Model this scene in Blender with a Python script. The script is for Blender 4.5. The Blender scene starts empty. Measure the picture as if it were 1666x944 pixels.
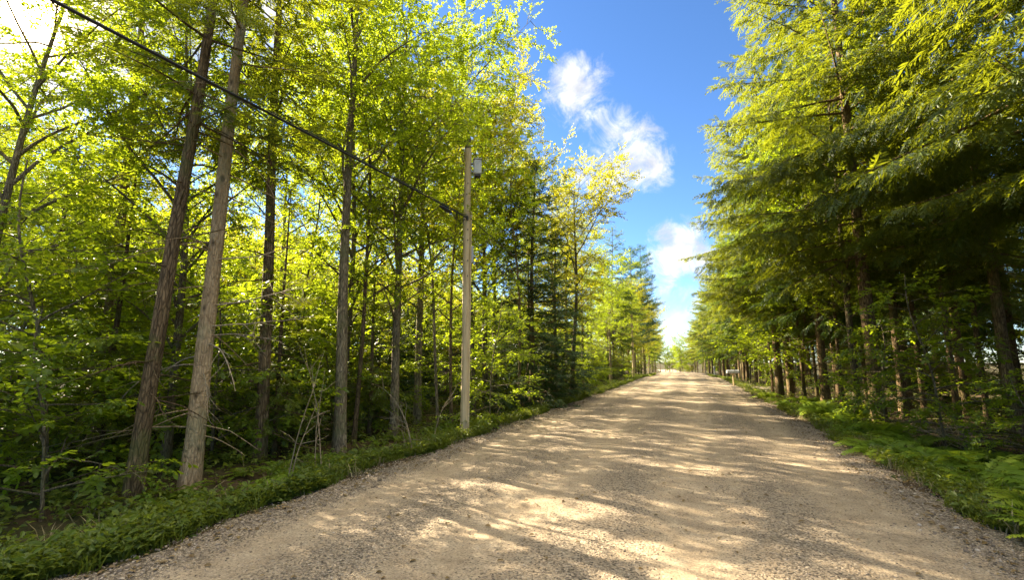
import bpy, math, random
import numpy as np

# ------------------------------------------------------------------ basics
SC = bpy.context.scene
COL = SC.collection
rs = np.random.RandomState(7)
R = math.radians

F = 770.0 / 1666.0            # focal length in frame widths
PITCH = math.atan(116.0 / 770.0)
YAW = math.atan(301.0 / 770.0 * math.cos(PITCH))
CAM_H = 1.55
ROAD_HALF = 3.5


def road_x(y):
    y = np.asarray(y, float)
    return -0.96 - 0.00024 * np.maximum(y, 0) ** 2


def road_z(y):
    y = np.asarray(y, float)
    a = np.minimum(np.maximum(y - 20, 0), 150)
    return -1.0e-4 * a ** 2 + 0.10 * np.exp(-((y - 48) / 9.0) ** 2) - 0.12 * np.exp(-((y - 66) / 8.0) ** 2)


def bumps(x, y):
    return (0.10 * np.sin(x * 0.61 + 1.3) * np.cos(y * 0.47 + 0.4) + 0.06 * np.sin(x * 1.37 + y * 0.9)
            + 0.03 * np.sin(2.9 * x - 2.1 * y + 0.7))


def ground_z(x, y):
    x = np.asarray(x, float); y = np.asarray(y, float)
    d = np.abs(x - road_x(y)) - ROAD_HALF
    t = np.clip(d / 1.6, 0, 1); t = t * t * (3 - 2 * t)
    base = road_z(y) - 0.06 - 0.10 * t
    far = np.clip((d - 0.4) / 3.0, 0, 1)
    return base + far * bumps(x, y)


def ray(px, py):
    """direction in the world of a pixel of the 1666 x 944 photograph"""
    cx, cy = (px - 833.0) / 770.0, (472.0 - py) / 770.0
    up = cy * math.cos(PITCH) + math.sin(PITCH)
    fw = math.cos(PITCH) - cy * math.sin(PITCH)
    x = cx * math.cos(YAW) - fw * math.sin(YAW)
    y = cx * math.sin(YAW) + fw * math.cos(YAW)
    v = np.array([x, y, up])
    return v / np.linalg.norm(v)


def ground_pt(px, py):
    d = ray(px, py)
    t = CAM_H / max(-d[2], 1e-3)
    for _ in range(8):
        p = d * t
        t = (CAM_H - float(ground_z(p[0], p[1]))) / max(-d[2], 1e-3)
    p = d * t
    return float(p[0]), float(p[1])


def at_dist(px, py, dist):
    """point on a pixel's ray at a horizontal distance"""
    d = ray(px, py)
    t = dist / math.hypot(d[0], d[1])
    return np.array([d[0] * t, d[1] * t, CAM_H + d[2] * t])


# ------------------------------------------------------------------ meshes
class MB:
    def __init__(self):
        self.v, self.t, self.q, self.n = [], [], [], 0

    def add(self, v, t=None, q=None):
        v = np.asarray(v, float).reshape(-1, 3)
        if t is not None and len(t):
            self.t.append(np.asarray(t, np.int64).reshape(-1, 3) + self.n)
        if q is not None and len(q):
            self.q.append(np.asarray(q, np.int64).reshape(-1, 4) + self.n)
        self.v.append(v)
        self.n += len(v)

    def tube(self, pts, rad, seg=6, flare=None, cap=True):
        pts = np.asarray(pts, float); m = len(pts)
        rad = np.broadcast_to(np.asarray(rad, float), (m,))
        tan = np.gradient(pts, axis=0)
        tan /= np.linalg.norm(tan, axis=1)[:, None] + 1e-9
        ref = np.array([0, 0, 1.0]) if abs(tan[0][2]) < 0.9 else np.array([1.0, 0, 0])
        u = np.cross(tan, ref); u /= np.linalg.norm(u, axis=1)[:, None] + 1e-9
        w = np.cross(tan, u)
        a = np.linspace(0, 2 * np.pi, seg, endpoint=False)
        rr = rad[:, None] * np.ones((1, seg))
        if flare is not None:
            rr = rr * flare(a, np.arange(m))
        ring = pts[:, None, :] + rr[..., None] * (np.cos(a)[None, :, None] * u[:, None, :] + np.sin(a)[None, :, None] * w[:, None, :])
        i = np.arange(m - 1)[:, None] * seg; j = np.arange(seg)[None, :]; k = (np.arange(seg)[None, :] + 1) % seg
        q = np.stack([i + j, i + k, i + seg + k, i + seg + j], -1).reshape(-1, 4)
        self.add(ring.reshape(-1, 3), None, q[:, ::-1])
        if cap and seg > 3:
            b = np.arange(seg)
            self.add(np.vstack([ring[-1], pts[-1:]]), np.stack([b, (b + 1) % seg, np.full(seg, seg)], 1)[:, ::-1])
            self.add(np.vstack([ring[0], pts[:1]]), np.stack([b, (b + 1) % seg, np.full(seg, seg)], 1))

    def box(self, c, s, rz=0.0, bev=0.0):
        x, y, z = [k / 2 for k in s]
        b = bev
        if b <= 0:
            v = np.array([[i * x, j * y, k * z] for k in (-1, 1) for j in (-1, 1) for i in (-1, 1)])
            q = [[0, 2, 3, 1], [4, 5, 7, 6], [0, 1, 5, 4], [2, 6, 7, 3], [0, 4, 6, 2], [1, 3, 7, 5]]
            t = None
        else:
            prof = [(x - b, y), (x, y - b), (x, -y + b), (x - b, -y), (-x + b, -y), (-x, -y + b), (-x, y - b), (-x + b, y)]
            pin = [(px * (1 - b / x * .8), py * (1 - b / y * .8)) for px, py in prof]
            v, q = [], []
            for zz, pr in ((-z, pin), (-z + b, prof), (z - b, prof), (z, pin)):
                v += [(px, py, zz) for px, py in pr]
            for l in range(3):
                for k in range(8):
                    n = (k + 1) % 8
                    q.append([l * 8 + k, l * 8 + 8 + k, l * 8 + 8 + n, l * 8 + n])
            t = [[0, k, k + 1] for k in range(1, 7)] + [[24, 24 + k + 1, 24 + k] for k in range(1, 7)]
            v = np.array(v)
        ca, sa = math.cos(rz), math.sin(rz)
        v = np.stack([v[:, 0] * ca - v[:, 1] * sa, v[:, 0] * sa + v[:, 1] * ca, v[:, 2]], 1) + np.asarray(c, float)
        self.add(v, t, q)

    def mesh(self, name, mat, smooth=True, uv=None):
        v = np.concatenate(self.v) if self.v else np.zeros((0, 3))
        t = np.concatenate(self.t) if self.t else np.zeros((0, 3), np.int64)
        q = np.concatenate(self.q) if self.q else np.zeros((0, 4), np.int64)
        me = bpy.data.meshes.new(name)
        me.vertices.add(len(v)); me.vertices.foreach_set('co', v.astype(np.float32).ravel())
        nl = 3 * len(t) + 4 * len(q)
        loops = np.concatenate([t.ravel(), q.ravel()]).astype(np.int32)
        start = np.concatenate([np.arange(len(t)) * 3, 3 * len(t) + np.arange(len(q)) * 4]).astype(np.int32)
        me.loops.add(nl); me.loops.foreach_set('vertex_index', loops)
        me.polygons.add(len(t) + len(q)); me.polygons.foreach_set('loop_start', start)
        me.update(calc_edges=True)
        me.polygons.foreach_set('use_smooth', np.full(len(t) + len(q), bool(smooth)))
        if uv is not None:
            l = me.uv_layers.new(name='UVMap')
            l.data.foreach_set('uv', np.asarray(uv, np.float32)[loops].ravel())
        me.materials.append(mat)
        me.validate()
        return me


def link(name, me, parent=None):
    o = bpy.data.objects.new(name, me); COL.objects.link(o)
    if parent is not None:
        o.parent = parent
    return o


def tag(o, label=None, cat=None, group=None, kind=None):
    if label: o['label'] = label
    if cat: o['category'] = cat
    if group: o['group'] = group
    if kind: o['kind'] = kind
    return o


def empty(name, loc, rz=0.0, s=1.0):
    o = bpy.data.objects.new(name, None); COL.objects.link(o)
    o.location = loc; o.rotation_euler = (0, 0, rz); o.scale = (s, s, s)
    o.empty_display_size = 0.2
    return o


# ------------------------------------------------------------------ materials
def new_mat(name):
    m = bpy.data.materials.new(name); m.use_nodes = True
    nt = m.node_tree; nt.nodes.clear()
    return m, nt, nt.nodes, nt.links


def N(nodes, typ, **kw):
    n = nodes.new(typ)
    for k, v in kw.items():
        if k.startswith('i_'):
            key = k[2:]
            n.inputs[int(key) if key.isdigit() else key].default_value = v
        else:
            setattr(n, k, v)
    return n


def ramp(nodes, stops, interp='LINEAR'):
    r = nodes.new('ShaderNodeValToRGB'); r.color_ramp.interpolation = interp
    e = r.color_ramp.elements
    e[0].position, e[0].color = stops[0][0], (*stops[0][1], 1)
    e[1].position, e[1].color = stops[-1][0], (*stops[-1][1], 1)
    for p, c in stops[1:-1]:
        x = e.new(p); x.color = (*c, 1)
    return r


def leaf_mat(name, dark, mid, light, trans, tmix=0.45, noise_scale=1.1, rough=0.5, isl=.5):
    m, nt, nd, L = new_mat(name)
    out = N(nd, 'ShaderNodeOutputMaterial')
    geo = N(nd, 'ShaderNodeNewGeometry'); oi = N(nd, 'ShaderNodeObjectInfo'); tc = N(nd, 'ShaderNodeTexCoord')
    nz = N(nd, 'ShaderNodeTexNoise', i_Scale=noise_scale, i_Detail=3.0)
    L.new(tc.outputs['Object'], nz.inputs['Vector'])
    a = N(nd, 'ShaderNodeMath', operation='MULTIPLY', i_1=isl); L.new(geo.outputs['Random Per Island'], a.inputs[0])
    b = N(nd, 'ShaderNodeMath', operation='MULTIPLY_ADD', i_1=.95 - isl); L.new(nz.outputs[0], b.inputs[0]); L.new(a.outputs[0], b.inputs[2])
    c = N(nd, 'ShaderNodeMath', operation='MULTIPLY_ADD', i_1=0.42); L.new(oi.outputs['Random'], c.inputs[0]); L.new(b.outputs[0], c.inputs[2])
    d = N(nd, 'ShaderNodeMath', operation='SUBTRACT', i_1=0.19); L.new(c.outputs[0], d.inputs[0])
    rp = ramp(nd, [(0.1, dark), (0.5, mid), (0.95, light)]); L.new(d.outputs[0], rp.inputs[0])
    pb = N(nd, 'ShaderNodeBsdfPrincipled', i_Roughness=rough)
    pb.inputs['Specular IOR Level'].default_value = 0.35
    L.new(rp.outputs[0], pb.inputs['Base Color'])
    tr = N(nd, 'ShaderNodeBsdfTranslucent')
    mx = N(nd, 'ShaderNodeMix', data_type='RGBA', blend_type='MIX'); mx.inputs[0].default_value = 0.65
    L.new(rp.outputs[0], mx.inputs[6]); mx.inputs[7].default_value = (*trans, 1)
    L.new(mx.outputs[2], tr.inputs['Color'])
    ms = N(nd, 'ShaderNodeMixShader', i_0=tmix)
    L.new(pb.outputs[0], ms.inputs[1]); L.new(tr.outputs[0], ms.inputs[2]); L.new(ms.outputs[0], out.inputs['Surface'])
    return m


def bark_mat(name, dark, light, sx=9.0, sz=1.6, bump=0.6, moss=None, rings=False, mossy=.5):
    m, nt, nd, L = new_mat(name)
    out = N(nd, 'ShaderNodeOutputMaterial'); pb = N(nd, 'ShaderNodeBsdfPrincipled', i_Roughness=0.9)
    pb.inputs['Specular IOR Level'].default_value = 0.15
    tc = N(nd, 'ShaderNodeTexCoord'); oi = N(nd, 'ShaderNodeObjectInfo')
    off = N(nd, 'ShaderNodeVectorMath', operation='SCALE'); off.inputs[0].default_value = (7, 3, 11); L.new(oi.outputs['Random'], off.inputs['Scale'])
    ob = N(nd, 'ShaderNodeVectorMath', operation='ADD'); L.new(tc.outputs['Object'], ob.inputs[0]); L.new(off.outputs[0], ob.inputs[1])
    mp = N(nd, 'ShaderNodeMapping'); mp.inputs['Scale'].default_value = (sx, sx, sz)
    L.new(ob.outputs[0], mp.inputs['Vector'])
    n1 = N(nd, 'ShaderNodeTexNoise', i_Scale=2.2, i_Detail=9.0, i_Roughness=0.75, i_Distortion=0.8)
    L.new(mp.outputs[0], n1.inputs['Vector'])
    vo = N(nd, 'ShaderNodeTexVoronoi', feature='DISTANCE_TO_EDGE', i_Scale=3.0); L.new(mp.outputs[0], vo.inputs['Vector'])
    cr = N(nd, 'ShaderNodeMapRange', i_1=0.0, i_2=.16, i_3=.35, i_4=1.0); L.new(vo.outputs['Distance'], cr.inputs[0])
    n2 = N(nd, 'ShaderNodeTexNoise', i_Scale=1.9, i_Detail=6.0, i_Roughness=.65); L.new(ob.outputs[0], n2.inputs['Vector'])
    rp = ramp(nd, [(0.34, dark), (0.52, tuple(0.5 * (p + q) for p, q in zip(dark, light))), (0.66, light)])
    L.new(n1.outputs[0], rp.inputs[0])
    mc = N(nd, 'ShaderNodeMix', data_type='RGBA', blend_type='MULTIPLY'); mc.inputs[0].default_value = .3 if rings else .8
    L.new(rp.outputs[0], mc.inputs[6]); L.new(cr.outputs[0], mc.inputs[7])
    # knots left by lost branches
    kv = N(nd, 'ShaderNodeMapping'); kv.inputs['Scale'].default_value = (6, 6, 3.2); L.new(ob.outputs[0], kv.inputs[0])
    kn = N(nd, 'ShaderNodeTexVoronoi', i_Scale=1.0); L.new(kv.outputs[0], kn.inputs['Vector'])
    kr = N(nd, 'ShaderNodeMapRange', i_1=.10, i_2=.24, i_3=.25, i_4=1.0); L.new(kn.outputs['Distance'], kr.inputs[0])
    mk = N(nd, 'ShaderNodeMix', data_type='RGBA', blend_type='MULTIPLY'); mk.inputs[0].default_value = 1.0 if rings else .4
    L.new(mc.outputs[2], mk.inputs[6]); L.new(kr.outputs[0], mk.inputs[7])
    hs = N(nd, 'ShaderNodeHueSaturation'); L.new(mk.outputs[2], hs.inputs['Color'])
    va = N(nd, 'ShaderNodeMapRange', i_3=0.7, i_4=1.25); L.new(oi.outputs['Random'], va.inputs[0]); L.new(va.outputs[0], hs.inputs['Value'])
    mx = N(nd, 'ShaderNodeMix', data_type='RGBA')
    mr = ramp(nd, [(0.50, (0, 0, 0)), (0.60, (mossy, mossy, mossy))]); L.new(n2.outputs[0], mr.inputs[0])
    L.new(mr.outputs[0], mx.inputs[0]); L.new(hs.outputs[0], mx.inputs[6])
    mx.inputs[7].default_value = (*(moss or (0.13, 0.14, 0.10)), 1)
    L.new(mx.outputs[2], pb.inputs['Base Color'])
    ad = N(nd, 'ShaderNodeMath', operation='MULTIPLY_ADD', i_1=.5); L.new(cr.outputs[0], ad.inputs[0]); L.new(n1.outputs[0], ad.inputs[2]); h = ad.outputs[0]
    if rings:
        mp2 = N(nd, 'ShaderNodeMapping'); mp2.inputs['Scale'].default_value = (2.0, 2.0, 16.0)
        L.new(ob.outputs[0], mp2.inputs['Vector'])
        n3 = N(nd, 'ShaderNodeTexNoise', i_Scale=1.3, i_Detail=4.0); L.new(mp2.outputs[0], n3.inputs['Vector'])
        a2 = N(nd, 'ShaderNodeMath', operation='MULTIPLY_ADD', i_1=.5); L.new(n3.outputs[0], a2.inputs[0]); L.new(h, a2.inputs[2]); h = a2.outputs[0]
    bp = N(nd, 'ShaderNodeBump', i_Strength=bump, i_Distance=0.05); L.new(h, bp.inputs['Height'])
    L.new(bp.outputs[0], pb.inputs['Normal']); L.new(pb.outputs[0], out.inputs['Surface'])
    return m


def plain_mat(name, c, rough=0.6, metal=0.0, spec=0.4, var=0.25, scale=14.0, stretch=1.0):
    m, nt, nd, L = new_mat(name)
    out = N(nd, 'ShaderNodeOutputMaterial'); pb = N(nd, 'ShaderNodeBsdfPrincipled', i_Roughness=rough, i_Metallic=metal)
    pb.inputs['Specular IOR Level'].default_value = spec
    tc = N(nd, 'ShaderNodeTexCoord'); mp = N(nd, 'ShaderNodeMapping'); mp.inputs['Scale'].default_value = (1, 1, stretch)
    L.new(tc.outputs['Object'], mp.inputs[0])
    nz = N(nd, 'ShaderNodeTexNoise', i_Scale=scale, i_Detail=5.0); L.new(mp.outputs[0], nz.inputs['Vector'])
    rp = ramp(nd, [(0.3, tuple(k * (1 - var) for k in c)), (0.7, tuple(min(1, k * (1 + var)) for k in c))])
    L.new(nz.outputs[0], rp.inputs[0]); L.new(rp.outputs[0], pb.inputs['Base Color'])
    bp = N(nd, 'ShaderNodeBump', i_Strength=0.25, i_Distance=0.01); L.new(nz.outputs[0], bp.inputs['Height']); L.new(bp.outputs[0], pb.inputs['Normal'])
    L.new(pb.outputs[0], out.inputs['Surface'])
    return m


M = {}
M['broad'] = leaf_mat('broadleaf leaf', (0.050, 0.085, 0.006), (0.110, 0.150, 0.010), (0.19, 0.205, 0.014), (0.52, 0.64, 0.014), 0.58)
M['gold'] = leaf_mat('golden leaf', (0.080, 0.095, 0.008), (0.155, 0.165, 0.012), (0.25, 0.215, 0.018), (0.60, 0.58, 0.014), 0.58)
M['beech'] = leaf_mat('beech leaf', (0.045, 0.085, 0.008), (0.090, 0.14, 0.014), (0.14, 0.18, 0.02), (0.54, 0.66, 0.018), 0.58, rough=0.42)
M['spruce'] = leaf_mat('spruce needle', (0.022, 0.048, 0.008), (0.085, 0.120, 0.012), (0.26, 0.265, 0.020), (0.44, 0.47, 0.012), 0.40, 1.9, rough=0.5, isl=.30)
M['spruce_green'] = leaf_mat('green spruce needle', (0.014, 0.040, 0.010), (0.050, 0.095, 0.014), (0.17, 0.21, 0.022), (0.28, 0.38, 0.014), 0.36, 1.9, rough=0.5, isl=.30)
M['fir'] = leaf_mat('fir needle', (0.012, 0.034, 0.010), (0.030, 0.062, 0.014), (0.065, 0.100, 0.02), (0.10, 0.15, 0.02), 0.28, 2.6, rough=0.5, isl=.25)
M['pine'] = leaf_mat('pine needle', (0.016, 0.045, 0.026), (0.036, 0.082, 0.042), (0.07, 0.12, 0.05), (0.10, 0.19, 0.07), 0.28, 2.6, rough=0.5, isl=.25)
M['fern'] = leaf_mat('fern frond', (0.075, 0.130, 0.010), (0.14, 0.22, 0.014), (0.26, 0.30, 0.02), (0.36, 0.46, 0.02), 0.42, 2.0, isl=.2)
M['weed'] = leaf_mat('weed leaf', (0.040, 0.070, 0.008), (0.090, 0.130, 0.014), (0.18, 0.20, 0.025), (0.32, 0.36, 0.02), 0.42, 0.8)
M['bark_pale'] = bark_mat('pale bark', (0.34, 0.225, 0.11), (0.72, 0.52, 0.29), 9, 2.2, 0.8, (0.26, 0.24, 0.12), True)
M['bark_brown'] = bark_mat('brown bark', (0.085, 0.054, 0.026), (0.39, 0.265, 0.135), 9, 1.8, 1.0, (0.12, 0.12, 0.035), False, .6)
M['bark_grey'] = bark_mat('grey bark', (0.09, 0.068, 0.040), (0.36, 0.285, 0.165), 9, 2.0, 0.8, (0.15, 0.15, 0.06))
M['twig'] = bark_mat('dead twig', (0.22, 0.16, 0.09), (0.50, 0.38, 0.23), 10, 3, 0.2)

# ------------------------------------------------------------------ foliage templates (x along the twig, y side, z up)
def leaf_shape(l, w, fold, n=4):
    if n == 4:
        v = np.array([[0, 0, 0], [l * .5, w / 2, fold], [l, 0, -fold * .5], [l * .5, -w / 2, fold]])
        return v, np.array([[0, 2, 1], [0, 3, 2]])
    v = np.array([[0, 0, 0], [l * .28, w * .42, fold], [l * .62, w * .46, fold], [l, 0, -fold], [l * .62, -w * .46, fold], [l * .28, -w * .42, fold], [l * .5, 0, 0]])
    return v, np.array([[0, 6, 1], [1, 6, 2], [2, 6, 3], [3, 6, 4], [4, 6, 5], [5, 6, 0]])


def rot(v, yaw, pitch, roll):
    cy, sy, cp, sp, cr, sr = math.cos(yaw), math.sin(yaw), math.cos(pitch), math.sin(pitch), math.cos(roll), math.sin(roll)
    Rx = np.array([[1, 0, 0], [0, cr, -sr], [0, sr, cr]])
    Ry = np.array([[cp, 0, -sp], [0, 1, 0], [sp, 0, cp]])
    Rz = np.array([[cy, -sy, 0], [sy, cy, 0], [0, 0, 1]])
    return v @ (Rz @ Ry @ Rx).T


def tmpl_broad(seed, length=0.34, nl=14, l=0.074, w=0.052, scatter=0.42, n=4):
    g = np.random.RandomState(seed); V, T, k = [], [], 0
    for i in range(nl):
        s = (i + 0.6) / nl
        sz = g.uniform(.55, 1.25)
        v, t = leaf_shape(l * sz, w * sz, 0.010 * g.uniform(-.3, 1.2), n)
        side = 1 if i % 2 else -1
        yaw = side * g.uniform(.6, 1.25) if i < nl - 1 else g.uniform(-.3, .3)
        v = rot(v, yaw, g.uniform(-.7, .35), g.normal(0, scatter))
        v = v + np.array([length * s, g.normal(0, .012), g.normal(0, .02) - 0.05 * s * s])
        V.append(v); T.append(t + k); k += len(v)
    return np.concatenate(V), np.concatenate(T)


def tmpl_needle(seed, length=0.42, pairs=8, l0=0.16, w=0.024, droop=0.05, hang=0.0):
    g = np.random.RandomState(seed); V, T, k = [], [], 0
    def put(v, t):
        nonlocal k
        V.append(v); T.append(t + k); k += len(v)
    v, t = leaf_shape(length * 1.04, w * 1.1, 0.004); v[:, 2] += 0; put(v, t)
    for i in range(pairs):
        s = 0.06 + 0.86 * i / (pairs - 1)
        for side in (-1, 1):
            l = l0 * (1.0 - 0.72 * s) * g.uniform(.75, 1.2) + 0.02
            v, t = leaf_shape(l, w * g.uniform(.8, 1.2), 0.004 * g.uniform(-1, 1))
            v = rot(v, side * g.uniform(.6, 1.05), g.uniform(-.35, .15) - hang * g.uniform(.5, 1.3), g.normal(0, .3))
            put(v + np.array([length * s, 0, -droop * s * s]), t)
        if i % 2 == 0:
            l = l0 * (0.7 - .4 * s)
            v, t = leaf_shape(l, w, 0.0)
            v = rot(v, g.uniform(-.4, .4), g.uniform(.3, .8), g.uniform(-2, 2))
            put(v + np.array([length * s, 0, -droop * s * s]), t)
    return np.concatenate(V), np.concatenate(T)


T_BROAD = [tmpl_broad(s) for s in range(4)]
T_BEECH = [tmpl_broad(20 + s, 0.42, 11, 0.105, 0.062, 0.28, 7) for s in range(4)]
T_SPR = [tmpl_needle(40 + s, 0.36, 8, .15, .027, .05, hang=0.22) for s in range(3)]
T_FIR = [tmpl_needle(50 + s, 0.36, 8, 0.14, 0.024, 0.02) for s in range(3)]
T_PINE = [tmpl_needle(60 + s, 0.26, 6, 0.20, 0.014, -0.02) for s in range(3)]


def unit(a):
    return a / (np.linalg.norm(a, axis=-1, keepdims=True) + 1e-9)


def scatter(mb, templates, pos, xdir, scale, g, up_tilt=0.35):
    """copies of the leaf sprays along given directions"""
    pos = np.asarray(pos, float); X = unit(np.asarray(xdir, float)); n = len(pos)
    if n == 0:
        return
    scale = np.broadcast_to(np.asarray(scale, float), (n,))
    up = np.array([0, 0, 1.0]) + g.normal(0, up_tilt, (n, 3))
    Y = unit(np.cross(up, X)); Z = np.cross(X, Y)
    pick = g.randint(0, len(templates), n)
    for k, (v, t) in enumerate(templates):
        m = pick == k
        if not m.any():
            continue
        p, x, y, z, s = pos[m], X[m], Y[m], Z[m], scale[m]
        w = p[:, None, :] + s[:, None, None] * (v[None, :, 0:1] * x[:, None, :] + v[None, :, 1:2] * y[:, None, :] + v[None, :, 2:3] * z[:, None, :])
        tt = t[None] + (np.arange(len(p)) * len(v))[:, None, None]
        mb.add(w.reshape(-1, 3), tt.reshape(-1, 3))


def interp(path, s):
    """point and direction at the fraction s of a polyline"""
    m = len(path) - 1
    f = min(max(s, 0), .9999) * m; i = int(f); a = f - i
    return path[i] * (1 - a) + path[i + 1] * a, path[i + 1] - path[i]


def trunk_path(g, H, lean, wob, n=16):
    z = np.linspace(0, H, n); t = z / H
    ph = g.uniform(0, 6.28, 4)
    x = lean[0] * t + wob * (np.sin(3.1 * t + ph[0]) - math.sin(ph[0])) * t + wob * .4 * np.sin(9 * t + ph[1]) * t
    y = lean[1] * t + wob * (np.sin(2.7 * t + ph[2]) - math.sin(ph[2])) * t + wob * .4 * np.sin(8 * t + ph[3]) * t
    return np.stack([x, y, z], 1)


def add_trunk(mb, g, path, r0, rtop=0.012, seg=10, p=0.85, flare=0.42):
    t = np.linspace(0, 1, len(path))
    rad = rtop + (r0 - rtop) * (1 - t) ** p
    hz = path[:, 2]
    ph = g.uniform(0, 6.28); lob = g.randint(3, 6)
    def fl(a, i):
        k = np.exp(-hz[i] / 0.30)[:, None]
        return 1 + flare * k * (0.6 + 0.4 * np.cos(lob * a[None, :] + ph)) + 0.05 * np.sin(3 * a[None, :] + 2.0 * hz[i][:, None] + ph)
    path = path.copy(); path[0, 2] -= 0.25
    mb.tube(path, rad, seg, fl)


def curve(g, p0, d, L, n, bend, jit):
    """a limb that starts along d and bends by the vector bend"""
    d = d / np.linalg.norm(d); pts = [p0]
    for i in range(n):
        d = d + bend / n + g.normal(0, jit, 3) / n
        d = d / np.linalg.norm(d)
        pts.append(pts[-1] + d * L / n)
    return np.array(pts)


def broadleaf(seed, H, cb, RC, r0, leafm, barkm, n1=26, elev=(35, 65), lean=(0, 0), wob=0.12, templates=T_BROAD, dens=1.0,
              fork=False, flat=0.35, lscale=1.0, shape='oval', bare=0):
    g = np.random.RandomState(seed); tm, cm = MB(), MB()
    path = trunk_path(g, H, lean, wob, 18)
    path = np.insert(path, 1, path[0] * .82 + path[1] * .18, 0)
    add_trunk(tm, g, path, r0, 0.010, 10 if r0 > .05 else 7)
    P, D, S = [], [], []
    az = g.uniform(0, 6.28)
    rr = lambda z: r0 * (1 - z / H) ** .85 + .008
    for i in range(n1):
        f = (i + g.uniform(.1, .9)) / n1
        z = cb + (H - cb) * f * .97
        az += 2.4 + g.normal(0, .4)
        prof = {'oval': (0.45 + 1.1 * f) if f < .45 else math.sqrt(max(0.03, 1 - ((f - .45) / .58) ** 2)),
                'vase': 0.35 + .75 * f if f < .8 else 1.0 - (f - .8) * 2.2,
                'layer': (1 - f) ** .6 + .15}[shape]
        L = RC * prof * g.uniform(.65, 1.15) + .15
        e = R(g.uniform(*elev)) * (1 if not fork else g.uniform(.8, 1.25))
        p0, _ = interp(path, z / H)
        d = np.array([math.cos(az) * math.cos(e), math.sin(az) * math.cos(e), math.sin(e)])
        L = L / max(.45, math.cos(e))
        pr = curve(g, p0, d, L, 7, np.array([0, 0, -.35 if shape != 'layer' else -.25]), .5)
        rb = min(rr(z) * .62, .016 + .011 * L)
        tm.tube(pr, np.linspace(rb, .004, 8), 5, cap=False)
        n2 = max(3, int(L / .30 * dens))
        for j in range(n2):
            s = .22 + .78 * (j + g.uniform(0, 1)) / n2
            q0, qd = interp(pr, s); qd = qd / np.linalg.norm(qd)
            side = 1 if j % 2 else -1
            lat = np.cross(qd, [0, 0, 1.0]); lat /= np.linalg.norm(lat) + 1e-6
            dd = qd * g.uniform(.35, .9) + side * lat * g.uniform(.5, 1.1) + np.array([0, 0, g.normal(.12, .35 * (flat / .35))])
            l2 = L * .37 * (1.15 - .6 * s) * g.uniform(.6, 1.2) + .18
            se = curve(g, q0, dd, l2, 4, np.array([0, 0, -.25]), .6)
            tm.tube(se, np.linspace(min(rb * .45, .010), .0025, 5), 3, cap=False)
            n3 = max(2, int(l2 / .125 * dens))
            for k in range(n3):
                u = .2 + .8 * (k + g.uniform(0, 1)) / n3
                w0, wd = interp(se, u); wd = wd / np.linalg.norm(wd)
                lt = np.cross(wd, [0, 0, 1.0]); lt /= np.linalg.norm(lt) + 1e-6
                x = wd * g.uniform(.4, 1) + lt * g.uniform(-1, 1) + np.array([0, 0, g.normal(0, .4 * (flat / .35))])
                P.append(w0); D.append(x); S.append(g.uniform(.75, 1.15) * lscale)
            P.append(se[-1]); D.append(se[-1] - se[-2]); S.append(g.uniform(.8, 1.1) * lscale)
        P.append(pr[-1]); D.append(pr[-1] - pr[-2]); S.append(lscale)
    for i in range(bare):
        z = g.uniform(.15, .9) * cb; a = g.uniform(0, 6.28)
        p0, _ = interp(path, z / H)
        pr = curve(g, p0, np.array([math.cos(a), math.sin(a), g.uniform(-.1, .5)]), g.uniform(.3, 1.1), 5, np.array([0, 0, -.4]), .7)
        tm.tube(pr, np.linspace(.008, .002, 6), 3, cap=False)
    scatter(cm, templates, P, D, S, g, flat)
    return tm.mesh('trunk', M[barkm]), cm.mesh('crown', M[leafm], False)


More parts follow.
